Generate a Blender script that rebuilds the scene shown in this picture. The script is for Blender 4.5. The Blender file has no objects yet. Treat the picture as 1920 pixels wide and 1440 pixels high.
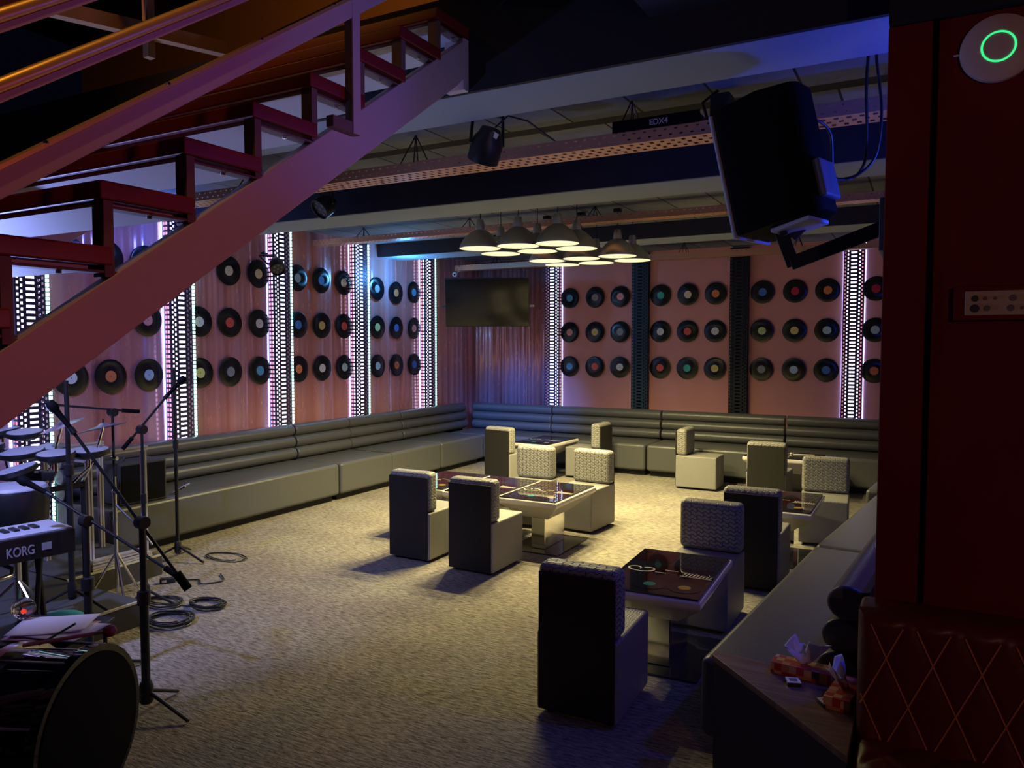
import bpy, bmesh, math, random
from mathutils import Vector, Matrix, noise
random.seed(7)
R = math.radians
scn = bpy.context.scene
C = scn.collection
# ---------------------------------------------------------------- camera
cam_d = bpy.data.cameras.new('camera'); cam = bpy.data.objects.new('camera', cam_d); C.objects.link(cam)
cam_d.sensor_width = 36; cam_d.lens = 36 * 1421 / 1920; cam_d.clip_start = 0.02; cam_d.clip_end = 60
cam.location = (0, 0, 1.66); cam.rotation_euler = (R(90 - 3.0), 0, R(28.6))
scn.camera = cam
# ---------------------------------------------------------------- world, exposure
w = bpy.data.worlds.new('world'); scn.world = w; w.use_nodes = True
w.node_tree.nodes['Background'].inputs[0].default_value = (0.012, 0.014, 0.05, 1)
w.node_tree.nodes['Background'].inputs[1].default_value = 0.06
vs = scn.view_settings
vs.view_transform = 'Standard'; vs.look = 'None'; vs.gamma = 1; vs.exposure = 0.0; vs.use_curve_mapping = False
scn.cycles.max_bounces = 6; scn.cycles.sample_clamp_indirect = 4
# ---------------------------------------------------------------- large lights
def spot(name, loc, target, power, col, cone=60, blend=.6, rad=.06):
    d = bpy.data.lights.new(name, 'SPOT'); d.energy = power; d.color = col; d.spot_size = R(cone); d.spot_blend = blend; d.shadow_soft_size = rad
    o = bpy.data.objects.new(name, d); C.objects.link(o); o.location = loc
    o.rotation_euler = (Vector(target) - Vector(loc)).to_track_quat('-Z', 'Y').to_euler(); return o
def area(name, loc, target, power, col, sx, sy):
    d = bpy.data.lights.new(name, 'AREA'); d.energy = power; d.color = col; d.shape = 'RECTANGLE'; d.size = sx; d.size_y = sy
    o = bpy.data.objects.new(name, d); C.objects.link(o); o.location = loc
    o.rotation_euler = (Vector(target) - Vector(loc)).to_track_quat('-Z', 'Y').to_euler(); return o
# stage and bar lamps of the near half of the room, behind and beside the viewpoint; added fill lights are marked
def point(name, loc, power, col, rad=.05):
    d = bpy.data.lights.new(name, 'POINT'); d.energy = power; d.color = col; d.shadow_soft_size = rad
    o = bpy.data.objects.new(name, d); C.objects.link(o); o.location = loc; return o
spot('magenta_bar_spot', (1.3, 2.2, 1.6), (-1.85, 1.4, 1.9), 44, (1, .18, .32), 60, .9)
spot('violet_bar_spot', (.9, 1.9, 1.9), (-1.85, 2.6, 2.7), 30, (.40, .42, 1), 42, .9)
spot('rose_wall_spot', (1.7, -0.7, 2.2), (0.5, 2.74, 1.7), 34, (1, .48, .45), 85, .9)
spot('amber_upstairs_spot', (-1.2, .5, 4.7), (-1.85, 1.15, 2.5), 60, (1, .45, .07), 32, .9)
spot('amber_landing_spot', (-3.6, 1.0, 4.6), (-3.3, 2.2, 3.0), 60, (1, .42, .07), 70, .9)
spot('amber_upper_wall_spot', (-3.4, 3.7, 4.9), (-5.6, 6.0, 4.0), 60, (1, .40, .08), 110, .9)
point('blue_booth_lamp', (.30, 3.35, 2.15), 26, (.03, .075, 1))
spot('blue_stage_spot', (-3.6, .9, 2.7), (-4.6, 2.7, .8), 380, (.34, .40, 1), 80, .7)
spot('underboard_fill', (-4.0, 2.0, 1.25), (-2.5, 2.0, 2.6), 110, (.30, .38, 1), 110, .9)  # added fill for the tread undersides, in place of light from the columns
point('cyan_column_fill', (-5.85, 7.9, 2.55), 24, (.08, .42, 1))  # added point light, stands in for the columns' glow on the ceiling
point('blue_column_fill', (-5.8, 4.4, 2.6), 10, (.10, .20, 1))  # unseen point light added to turn the second beam's left face blue
spot('blue_floor_spot', (-.5, .9, 2.6), (-1.15, 2.5, 0), 7, (.02, .05, 1), 42, .9)
spot('blue_corner_spot', (-4.24, 4.78, 2.62), (-5.2, 9.6, .6), 1500, (.03, .20, 1), 25, .9, .03)
# ---------------------------------------------------------------- node helpers
def mat(name, col=(.5, .5, .5), rough=.5, metal=0., spec=.5, emit=None, es=0., **kw):
    m = bpy.data.materials.new(name); m.use_nodes = True
    b = m.node_tree.nodes['Principled BSDF']
    b.inputs['Base Color'].default_value = (*col, 1); b.inputs['Roughness'].default_value = rough
    b.inputs['Metallic'].default_value = metal; b.inputs['Specular IOR Level'].default_value = spec
    if emit: b.inputs['Emission Color'].default_value = (*emit, 1); b.inputs['Emission Strength'].default_value = es
    for k, v in kw.items(): b.inputs[k].default_value = v
    return m
def N(m, t, **kw):
    n = m.node_tree.nodes.new(t)
    for k, v in kw.items():
        if k in n.inputs.keys(): n.inputs[k].default_value = v
        else: setattr(n, k, v)
    return n
def L(m, a, ao, b, bi): m.node_tree.links.new(a.outputs[ao], b.inputs[bi])
def BS(m): return m.node_tree.nodes['Principled BSDF']
def coords(m, kind='Object', scale=(1, 1, 1), rot=(0, 0, 0)):
    t = N(m, 'ShaderNodeTexCoord'); mp = N(m, 'ShaderNodeMapping')
    mp.inputs['Scale'].default_value = scale; mp.inputs['Rotation'].default_value = rot
    L(m, t, kind, mp, 'Vector'); return mp
def ramp(m, src, so, stops):
    r = N(m, 'ShaderNodeValToRGB'); L(m, src, so, r, 'Fac')
    e = r.color_ramp.elements
    while len(e) < len(stops): e.new(.5)
    for i, (p, c) in enumerate(stops): e[i].position = p; e[i].color = (*c, 1)
    return r
def bump(m, src, so, strength=.3, dist=.01, prev=None):
    b = N(m, 'ShaderNodeBump'); b.inputs['Strength'].default_value = strength; b.inputs['Distance'].default_value = dist
    L(m, src, so, b, 'Height')
    if prev: L(m, prev, 'Normal', b, 'Normal')
    L(m, b, 'Normal', BS(m), 'Normal'); return b
# ---------------------------------------------------------------- materials
M = {}
def m_carpet():
    m = mat('carpet', rough=.95, spec=.15)
    c = coords(m, scale=(17, 80, 30), rot=(0, 0, R(-28)))
    n = N(m, 'ShaderNodeTexNoise', Scale=1.0, Detail=4.0, Roughness=.7); L(m, c, 0, n, 'Vector')
    c2 = coords(m, scale=(1, 1.6, 1)); n2 = N(m, 'ShaderNodeTexNoise', Scale=1.3, Detail=3.0); L(m, c2, 0, n2, 'Vector')
    r = ramp(m, n, 'Fac', [(.34, (.11, .10, .085)), (.48, (.27, .25, .21)), (.62, (.42, .39, .33))])
    r2 = ramp(m, n2, 'Fac', [(.35, (.78, .74, .78)), (.7, (1, 1, .98))])
    mx = N(m, 'ShaderNodeMix', data_type='RGBA', blend_type='MULTIPLY'); mx.inputs[0].default_value = 1
    L(m, r, 'Color', mx, 6); L(m, r2, 'Color', mx, 7); L(m, mx, 2, BS(m), 'Base Color')
    bump(m, n, 'Fac', .9, .02); return m
M['carpet'] = m_carpet()
def m_weave(name, col, sc=1., strength=.8, rough=.42, bw=.058, rh=.022, dk=.62, wob=.22):
    m = mat(name, col, rough, 0, .5)
    c = coords(m, 'UV')
    b = N(m, 'ShaderNodeTexBrick', offset=.5); b.inputs['Scale'].default_value = sc
    b.inputs['Brick Width'].default_value = bw; b.inputs['Row Height'].default_value = rh
    b.inputs['Mortar Size'].default_value = .0045; b.inputs['Mortar Smooth'].default_value = 1.0
    b.inputs['Color1'].default_value = (1, 1, 1, 1); b.inputs['Color2'].default_value = (.85, .85, .85, 1); b.inputs['Mortar'].default_value = (0, 0, 0, 1)
    sx = N(m, 'ShaderNodeSeparateXYZ'); L(m, c, 0, sx, 0)
    fr = N(m, 'ShaderNodeMath', operation='MULTIPLY'); L(m, sx, 0, fr, 0); fr.inputs[1].default_value = 2 * math.pi / (bw * .5)
    sn = N(m, 'ShaderNodeMath', operation='SINE'); L(m, fr, 0, sn, 0)
    ml = N(m, 'ShaderNodeMath', operation='MULTIPLY_ADD'); L(m, sn, 0, ml, 0); ml.inputs[1].default_value = rh * wob; L(m, sx, 1, ml, 2)
    cb = N(m, 'ShaderNodeCombineXYZ'); L(m, sx, 0, cb, 0); L(m, ml, 0, cb, 1); L(m, cb, 0, b, 'Vector')
    n = N(m, 'ShaderNodeTexNoise', Scale=420.0, Detail=2.0); L(m, c, 0, n, 'Vector')
    r = ramp(m, b, 'Color', [(0, tuple(x * dk for x in col)), (.8, col)]); L(m, r, 'Color', BS(m), 'Base Color')
    b1 = bump(m, n, 'Fac', .15, .003); bump(m, b, 'Color', strength, .006, b1); return m
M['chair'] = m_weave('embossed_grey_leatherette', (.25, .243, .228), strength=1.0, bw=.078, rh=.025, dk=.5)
M['chairseat'] = m_weave('fine_grey_leatherette', (.235, .228, .215), strength=.35, bw=.028, rh=.010, dk=.85)
M['sofa'] = m_weave('sofa_leatherette', (.085, .086, .088), strength=.12, rough=.30, bw=.02, rh=.009, dk=.9)
M['chair_back'] = mat('smooth_shade_dark_leatherette', (.019, .018, .016), .6, 0, .2)  # darkened so the unlit look of the chair backs is in the colour
M['beamshade'] = mat('beam_shade_board', (.014, .016, .035), .7)
M['perfblack'] = mat('black_perforated_metal', (.012, .014, .022), .5, .4)
M['plinth'] = mat('black_plinth', (.01, .01, .01), .6)
M['glossblack'] = mat('black_glass', (.012, .011, .016), .03, 0, .8)
M['whitegloss'] = mat('white_lacquer', (.62, .58, .56), .12, 0, .5)
M['steel'] = mat('polished_steel', (.75, .74, .72), .12, 1)
M['baseglass'] = mat('dark_base_glass', (.03, .028, .03), .06, 0, .8)
def m_brushed():
    m = mat('brushed_aluminium', (.72, .71, .72), .36, 1); c = coords(m, scale=(3, 3, 300))
    n = N(m, 'ShaderNodeTexNoise', Scale=3.0); L(m, c, 0, n, 'Vector'); bump(m, n, 'Fac', .08, .002); return m
M['alu'] = m_brushed()
M['lampglow'] = mat('frosted_lamp_disc', (.9, .85, .6), .5, emit=(1, .95, .52), es=1.0)
M['black'] = mat('black_paint', (.012, .012, .013), .4)
M['blackmatte'] = mat('black_plastic', (.003, .003, .004), .75, 0, .12)
M['cable'] = mat('cable_rubber', (.015, .015, .015), .45)
M['chrome'] = mat('chrome', (.8, .8, .82), .15, 1)
def m_ceiling():
    m = mat('whitewashed_ceiling_boards', rough=.85, spec=.2)
    c = coords(m, scale=(1, 1, 1)); n0 = N(m, 'ShaderNodeTexNoise', Scale=1.6, Detail=4.0); L(m, c, 0, n0, 'Vector')
    c2 = coords(m, scale=(1, .12, 1)); 
    b = N(m, 'ShaderNodeTexBrick', offset=.37); b.inputs['Scale'].default_value = 1
    b.inputs['Brick Width'].default_value = .42; b.inputs['Row Height'].default_value = .5; b.inputs['Mortar Size'].default_value = .007
    b.inputs['Color1'].default_value = (.22, .24, .27, 1); b.inputs['Color2'].default_value = (.15, .165, .19, 1); b.inputs['Mortar'].default_value = (.03, .03, .03, 1)
    L(m, c2, 0, b, 'Vector')
    r = ramp(m, n0, 'Fac', [(.35, (.5, .5, .52)), (.65, (1, 1, 1))])
    mx = N(m, 'ShaderNodeMix', data_type='RGBA', blend_type='MULTIPLY'); mx.inputs[0].default_value = .8
    L(m, b, 'Color', mx, 6); L(m, r, 'Color', mx, 7); L(m, mx, 2, BS(m), 'Base Color')
    bump(m, b, 'Fac', .4, -.01); return m
M['ceiling'] = m_ceiling()
M['beam'] = mat('grey_painted_beam', (.25, .30, .37), .8)  # grey paint tinted with the blue light falling on the beams
M['slab'] = mat('dark_slab_and_shade', (.012, .011, .016), .85)
def m_film():
    m = mat('copper_film', (.62, .24, .19), .30, .3, .5)
    c = coords(m, scale=(2.2, 2.2, .06)); n = N(m, 'ShaderNodeTexNoise', Scale=2.0, Detail=2.0, Roughness=.45); L(m, c, 0, n, 'Vector')
    c2 = coords(m, scale=(16, 16, 4)); n2 = N(m, 'ShaderNodeTexNoise', Scale=1.0, Detail=5.0, Roughness=.75); L(m, c2, 0, n2, 'Vector')
    c3 = coords(m, scale=(14, 14, .3)); n3 = N(m, 'ShaderNodeTexNoise', Scale=1.0, Detail=1.0); L(m, c3, 0, n3, 'Vector')
    r3 = ramp(m, n3, 'Fac', [(.62, (0, 0, 0)), (.66, (1, 1, 1)), (.70, (0, 0, 0))])
    rc = ramp(m, n, 'Fac', [(.3, (.56, .20, .17)), (.5, (.64, .29, .30)), (.72, (.66, .38, .48))]); L(m, rc, 'Color', BS(m), 'Base Color')
    rr = ramp(m, n2, 'Fac', [(.45, (.20, .20, .20)), (.62, (.28, .28, .28))]); L(m, rr, 'Color', BS(m), 'Roughness')
    b1 = bump(m, n, 'Fac', .8, .12); bump(m, n2, 'Fac', .03, .01, b1); return m
M['film'] = m_film()
def m_panel():
    m = mat('rose_wall_panel', (.36, .15, .13), .5, .1, .4)
    c = coords(m, scale=(.8, .8, .25)); n = N(m, 'ShaderNodeTexNoise', Scale=1.5, Detail=3.0); L(m, c, 0, n, 'Vector')
    r = ramp(m, n, 'Fac', [(.35, (.60, .255, .235)), (.65, (.68, .31, .30))]); L(m, r, 'Color', BS(m), 'Base Color')
    bump(m, n, 'Fac', .3, .03); return m
M['panel'] = m_panel()
def m_redwall():
    m = mat('red_painted_wall', (.10, .003, .002), .7, 0, .25)
    c = coords(m); n = N(m, 'ShaderNodeTexNoise', Scale=3.0, Detail=5.0); L(m, c, 0, n, 'Vector')
    r = ramp(m, n, 'Fac', [(.3, (.12, .0015, .001)), (.7, (.16, .002, .0015))]); L(m, r, 'Color', BS(m), 'Base Color')
    bump(m, n, 'Fac', .15, .01); return m
M['redwall'] = m_redwall()
M['perf'] = mat('galvanised_perforated_metal', (.07, .06, .10), .5, .6)
M['perfdark'] = mat('dark_blue_perforated_metal', (.022, .05, .085), .5, .4)
M['backing'] = mat('black_backing', (.008, .012, .02), .8)
M['led'] = mat('led_tube', (.8, .8, .9), .5, emit=(.74, .70, 1.0), es=3.0)
M['ledwall'] = mat('wall_led_strip', (.8, .8, .9), .5, emit=(.30, .42, 1.0), es=12)
M['ledcyan'] = mat('led_dots', (.8, .9, .9), .5, emit=(.45, 1.0, .92), es=3)
M['tray'] = mat('perforated_cable_tray', (.62, .33, .22), .45, .5)
def m_vinyl():
    m = mat('vinyl_disc', (.006, .007, .010), .22, 0, .5); m.node_tree.nodes['Principled BSDF'].inputs['Anisotropic'].default_value = .85
    t = N(m, 'ShaderNodeTangent'); t.direction_type = 'RADIAL'; t.axis = 'Z'; L(m, t, 'Tangent', BS(m), 'Tangent')
    c = coords(m); n = N(m, 'ShaderNodeTexWave', wave_type='RINGS', rings_direction='Z'); n.inputs['Scale'].default_value = 120; L(m, c, 0, n, 'Vector')
    return m
M['vinyl'] = m_vinyl()
LC = {'orange': (.72, .22, .08), 'coral red': (.75, .10, .08), 'yellow': (.70, .60, .22), 'cream': (.75, .66, .45), 'white': (.72, .72, .74), 'grey': (.28, .30, .33), 'sky blue': (.12, .45, .75), 'deep blue': (.06, .18, .62), 'teal': (.05, .50, .42), 'pink': (.78, .35, .36), 'pale green': (.50, .66, .30), 'pale blue': (.42, .62, .80), 'gold': (.62, .42, .12), 'dark red': (.50, .02, .06)}
for k, v in LC.items(): M['lab_' + k] = mat('label_' + k.replace(' ', '_'), v, .5)
M['hole'] = mat('spindle_hole', (.02, .02, .02), .6)
M['tread'] = mat('dark_red_stair_wood', (.19, .014, .014), .45)
M['under'] = mat('scuffed_white_underboard', (.45, .45, .48), .55)
M['stair'] = mat('pale_stair_paint', (.50, .42, .46), .5)
M['brass'] = mat('brass_trim', (.85, .60, .22), .35, .6)
M['brown'] = mat('brown_bracket_paint', (.16, .10, .085), .6)
M['tvscreen'] = mat('dark_screen', (.006, .006, .006), .10, 0, 1); BS(M['tvscreen']).inputs['IOR'].default_value = 1.42
M['apwhite'] = mat('white_plastic', (.62, .52, .50), .5)
M['apring'] = mat('green_ring_light', (.1, .5, .3), .5, emit=(.04, 1, .30), es=1.0)
M['cream'] = mat('cream_switch_plate', (.46, .36, .22), .5)
M['bench'] = mat('dark_red_leather', (.12, .016, .006), .42, 0, .4)
M['seamglint'] = mat('seam_highlight', (.62, .20, .09), .5)  # orange of the light caught along the seams put into the colour
def m_wood():
    m = mat('dark_wood_counter', rough=.34, spec=.4); c = coords(m, scale=(2, 26, 2), rot=(0, 0, R(46)))
    n = N(m, 'ShaderNodeTexNoise', Scale=2.0, Detail=5.0, Roughness=.6); L(m, c, 0, n, 'Vector')
    r = ramp(m, n, 'Fac', [(.3, (.13, .075, .05)), (.6, (.25, .155, .11)), (.75, (.32, .21, .16))]); L(m, r, 'Color', BS(m), 'Base Color'); return m
M['wood'] = m_wood()
M['counterside'] = mat('dark_counter_side', (.03, .03, .035), .7)
M['tissue'] = mat('white_tissue_paper', (.75, .72, .78), .8)
def m_check():
    m = mat('patchwork_card', rough=.55); c = coords(m, 'UV', scale=(38, 38, 38))
    v = N(m, 'ShaderNodeTexVoronoi', distance='CHEBYCHEV'); v.inputs['Randomness'].default_value = 0; v.inputs['Scale'].default_value = 1; L(m, c, 0, v, 'Vector')
    s = N(m, 'ShaderNodeSeparateColor'); L(m, v, 'Color', s, 0)
    r = ramp(m, s, 0, [(0, (.45, .03, .025)), (.4, (.55, .22, .09)), (.62, (.62, .36, .18)), (.85, (.05, .05, .08))]); r.color_ramp.interpolation = 'CONSTANT'
    L(m, r, 'Color', BS(m), 'Base Color'); return m
M['check'] = m_check()
M['drumhead'] = mat('grey_drum_head', (.50, .50, .58), .45)
M['paper'] = mat('white_paper', (.72, .68, .76), .8)
M['pinkpaper'] = mat('pink_paper', (.62, .35, .45), .8)
M['rack'] = mat('aluminium_profile', (.62, .60, .60), .4, .5)
M['platform'] = mat('black_carpeted_platform', (.045, .04, .033), .95)
M['platformtop'] = mat('dark_platform_carpet', (.05, .05, .052), .95)
M['edge'] = mat('pale_edge_trim', (.55, .50, .33), .5)
M['glass'] = mat('clear_glass', (.95, .92, 1), .02, 0, .5); BS(M['glass']).inputs['Transmission Weight'].default_value = 1.0; BS(M['glass']).inputs['IOR'].default_value = 1.45
M['turq'] = mat('turquoise_plastic', (.06, .42, .62), .4)
M['green'] = mat('green_stick_paint', (.08, .5, .2), .5)
M['pinkwood'] = mat('pinkish_wood', (.55, .26, .24), .5)
M['whiteprint'] = mat('white_print', (.75, .72, .62), .4)
M['maroonprint'] = mat('maroon_print', (.016, .005, .006), .03)
M['redlight'] = mat('red_indicator_and_glint', (.5, .02, .02), .4, emit=(1, .05, .02), es=.8)
M['amp'] = mat('black_tolex', (.03, .03, .03), .7)
M['grille'] = mat('blue_grey_grille', (.12, .14, .18), .5)
M['spkfront'] = mat('pale_speaker_grille', (.45, .52, .62), .5)
M['logo'] = mat('grey_lettering', (.42, .42, .50), .4)
M['warmwall'] = mat('brown_upstairs_paint', (.36, .20, .09), .7)
M['lab_printteal'] = mat('teal_print', (.015, .16, .15), .1)
M['lab_printgold'] = mat('gold_print', (.26, .17, .035), .1)
M['tableprint'] = mat('dull_white_print', (.36, .35, .30), .3)
# ---------------------------------------------------------------- mesh helper
class MB:
    def __init__(s): s.v = []; s.f = []
    def add(s, vs, fs):
        o = len(s.v); s.v += [tuple(v) for v in vs]; s.f += [tuple(i + o for i in f) for f in fs]; return s
    def box(s, x0, x1, y0, y1, z0, z1, mx=None):
        vs = [Vector(p) for p in ((x0, y0, z0), (x1, y0, z0), (x1, y1, z0), (x0, y1, z0), (x0, y0, z1), (x1, y0, z1), (x1, y1, z1), (x0, y1, z1))]
        if mx: vs = [mx @ v for v in vs]
        return s.add(vs, [(0, 3, 2, 1), (4, 5, 6, 7), (0, 1, 5, 4), (1, 2, 6, 5), (2, 3, 7, 6), (3, 0, 4, 7)])
    def prism(s, poly, a0, a1, axis='z'):   # poly in the two other axes
        n = len(poly)
        def P(p, a): return (p[0], p[1], a) if axis == 'z' else ((a, p[0], p[1]) if axis == 'x' else (p[0], a, p[1]))
        vs = [P(p, a0) for p in poly] + [P(p, a1) for p in poly]
        fs = [tuple(range(n))[::-1], tuple(range(n, 2 * n))] + [(i, (i + 1) % n, n + (i + 1) % n, n + i) for i in range(n)]
        return s.add(vs, fs)
    def lathe(s, prof, seg=24, org=(0, 0, 0), mx=None):
        vs = []; fs = []
        for r, z in prof:
            for k in range(seg):
                a = 2 * math.pi * k / seg; v = Vector((r * math.cos(a), r * math.sin(a), z))
                if mx: v = mx @ v
                vs.append(v + Vector(org))
        for i in range(len(prof) - 1):
            for k in range(seg):
                k2 = (k + 1) % seg; fs.append((i * seg + k, i * seg + k2, (i + 1) * seg + k2, (i + 1) * seg + k))
        closed = tuple(prof[0]) == tuple(prof[-1])
        if prof[0][0] > 1e-5 and not closed: fs.append(tuple(range(seg))[::-1])
        if prof[-1][0] > 1e-5 and not closed: fs.append(tuple(range((len(prof) - 1) * seg, len(prof) * seg)))
        return s.add(vs, fs)
    def tube(s, pts, r, seg=10, caps=True):
        pts = [Vector(p) for p in pts]; rs = r if isinstance(r, (list, tuple)) else [r] * len(pts)
        vs = []; fs = []; up = None
        for i, p in enumerate(pts):
            t = (pts[min(i + 1, len(pts) - 1)] - pts[max(i - 1, 0)]).normalized()
            if up is None: up = t.orthogonal().normalized()
            up = (up - t * up.dot(t)); up = up.normalized() if up.length > 1e-6 else t.orthogonal().normalized()
            sd = t.cross(up)
            for k in range(seg):
                a = 2 * math.pi * k / seg; vs.append(p + (up * math.cos(a) + sd * math.sin(a)) * rs[i])
        for i in range(len(pts) - 1):
            for k in range(seg):
                k2 = (k + 1) % seg; fs.append((i * seg + k, i * seg + k2, (i + 1) * seg + k2, (i + 1) * seg + k))
        if caps: fs.append(tuple(range(seg))[::-1]); fs.append(tuple(range((len(pts) - 1) * seg, len(pts) * seg)))
        return s.add(vs, fs)
    def xf(s, mx): s.v = [tuple(mx @ Vector(v)) for v in s.v]; return s
    def build(s, name, m, parent=None, smooth=False, bevel=0, seg=3, solid=0, loc=None, weld=False):
        me = bpy.data.meshes.new(name); me.from_pydata(s.v, [], s.f)
        uv = me.uv_layers.new(name='UVMap'); vv = s.v
        me.update()
        for p in me.polygons:
            n = p.normal; a = max(range(3), key=lambda i: abs(n[i])); ij = ((1, 2), (0, 2), (0, 1))[a]
            for li in p.loop_indices:
                co = me.vertices[me.loops[li].vertex_index].co; uv.data[li].uv = (co[ij[0]], co[ij[1]])
        if weld:
            bm = bmesh.new(); bm.from_mesh(me); bmesh.ops.remove_doubles(bm, verts=bm.verts, dist=1e-5); bm.to_mesh(me); bm.free()
        if smooth:
            me.polygons.foreach_set('use_smooth', [True] * len(me.polygons))
            try: me.set_sharp_from_angle(angle=R(40))
            except Exception: pass
        me.materials.append(M[m] if isinstance(m, str) else m)
        o = bpy.data.objects.new(name, me); C.objects.link(o)
        if parent: o.parent = parent
        if loc: o.location = loc
        if bevel:
            md = o.modifiers.new('bevel', 'BEVEL'); md.width = bevel; md.segments = seg; md.limit_method = 'ANGLE'
            me.polygons.foreach_set('use_smooth', [True] * len(me.polygons))
            o.modifiers.new('wn', 'WEIGHTED_NORMAL').keep_sharp = True
        if solid: md = o.modifiers.new('solid', 'SOLIDIFY'); md.thickness = solid
        return o
def thing(name, label, cat, loc=(0, 0, 0), rz=0, group=None):
    o = bpy.data.objects.new(name, None); C.objects.link(o); o.empty_display_size = .1
    o.location = loc; o.rotation_euler = (0, 0, rz); return tag(o, label, cat, group)
def tag(o, label, cat, group=None):
    o['label'] = label; o['category'] = cat
    if group: o['group'] = group
    return o
def struct(o): o['kind'] = 'structure'; return o
def dup(root, loc=None, rz=None, label=None, group=None):
    r = root.copy(); C.objects.link(r)
    if loc is not None: r.location = loc
    if rz is not None: r.rotation_euler = (0, 0, rz)
    if label: r['label'] = label
    if group: r['group'] = group
    for ch in list(root.children):
        c = ch.copy(); C.objects.link(c); c.parent = r
        for g in list(ch.children):
            d = g.copy(); C.objects.link(d); d.parent = c
    return r
def B(*a): return MB().box(*a)
def ortho(o, xd, zd):   # matrix: local x along xd, local z ~ zd
    x = Vector(xd).normalized(); z = Vector(zd); z = (z - x * z.dot(x)).normalized(); y = z.cross(x)
    m = Matrix((x, y, z)).transposed().to_4x4(); m.translation = Vector(o); return m
def text(s, size, m, parent, mx, name='lettering', ext=.001, sx=1.0):
    cu = bpy.data.curves.new(name, 'FONT'); cu.body = s; cu.size = size; cu.extrude = ext; cu.offset = size * .012
    t = bpy.data.objects.new(name, cu); C.objects.link(t)
    dg = bpy.context.evaluated_depsgraph_get(); me = bpy.data.meshes.new_from_object(t.evaluated_get(dg))
    bpy.data.objects.remove(t); me.name = name
    for v in me.vertices: v.co = mx @ Vector((v.co.x * sx, v.co.y, v.co.z))
    me.materials.clear(); me.materials.append(M[m]); o = bpy.data.objects.new(name, me); C.objects.link(o)
    if parent: o.parent = parent
    return o
# perforated sheet in local (u = x, v = z) plane; rows = (v0, v1, hole_v0, hole_v1, hole_len, pitch, offset)
def perf(mb, ulen, rows, mapf):
    def quad(u0, u1, v0, v1):
        if u1 - u0 < 1e-5 or v1 - v0 < 1e-5: return
        mb.add([mapf(u0, v0), mapf(u1, v0), mapf(u1, v1), mapf(u0, v1)], [(0, 1, 2, 3)])
    for (v0, v1, h0, h1, hl, p, off) in rows:
        if hl == 0: quad(0, ulen, v0, v1); continue
        quad(0, ulen, v0, h0); quad(0, ulen, h1, v1)
        u = 0; k = 0; c = off
        while c - hl / 2 < .001: c += p
        while c + hl / 2 < ulen - .001:
            quad(u, c - hl / 2, h0, h1); u = c + hl / 2; c += p
        quad(u, ulen, h0, h1)
# ================================================================ SETTING
XL, YB, ZC = -6.25, 10.25, 2.95
struct(B(-6.45, 3.2, -2.0, 10.5, -.1, 0).build('floor', 'carpet'))
struct(B(XL - .15, XL, -2.0, 10.4, 0, 3.2).build('wall_left', 'film'))
struct(B(XL - .15, 1.2, YB, YB + .15, 0, 3.2).build('wall_back', 'panel'))
struct(B(.75, .9, 2.9, YB, 0, 3.2).build('wall_right_rear', 'panel'))
mb = MB(); mb.box(XL, 1.2, 3.05, YB, ZC, 3.2); struct(mb.build('ceiling', 'ceiling'))
struct(B(-1.0, 3.2, -1.5, 3.02, 2.96, 3.2).build('ceiling_front', 'slab'))
for y0, y1, z0 in ((3.0, 3.37, 2.80), (4.8, 5.25, 2.70), (7.85, 8.3, 2.78)):
    struct(B(XL + .001, .75, y0, y1, z0, 3.19).build('trim_1', 'beam', bevel=.006, seg=1))
struct(B(XL + .001, .75, 2.975, 2.999, 2.80, 3.24).build('trim_4', 'slab'))  # dark board added over the first beam's near face as its shade
for y, z0, x0 in ((4.8, 2.70, XL), (7.85, 2.78, XL)): struct(B(x0 + .002, .75, y - .018, y - .001, z0 + .004, 2.949).build('trim_5', 'beamshade'))  # dark sheets added on the near beam faces, standing in for shade
# corner curtain of film on the back wall beside the corner, with gentle vertical folds
mb = MB(); n = 60; x0, x1 = XL + .02, -4.98
vs = []; fs = []
for i in range(n + 1):
    x = x0 + (x1 - x0) * i / n; y = YB - .03 - .022 * math.sin(i * .55) - .012 * math.sin(i * 1.7)
    vs += [(x, y, .3), (x, y, 2.93)]
for i in range(n): fs.append((2 * i, 2 * i + 2, 2 * i + 3, 2 * i + 1))
mb.add(vs, fs); struct(mb.build('trim_2', 'film', smooth=True, solid=.003))
# red partition on the right: strip + joint + main board, dark soffit above
mb = MB(); mb.box(-.128, -.004, 2.735, 2.89, 0, 2.665).box(.012, 3.0, 2.745, 2.89, 0, 2.665).box(-.004, .012, 2.80, 2.89, 0, 2.665)
struct(mb.build('wall_right', 'redwall', bevel=.004, seg=1))
struct(B(-.126, 3.0, 2.70, 2.93, 2.666, 2.96).build('trim_3', 'slab'))
# upstairs: far walls and ceiling of the stairwell
struct(B(-9.5, -1.0, -1.5, 6.0, 5.4, 5.5).build('ceiling_upper', 'slab'))
struct(B(-9.5, -1.0, 6.0, 6.1, 3.2, 5.4).build('wall_upper', 'warmwall'))

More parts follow.
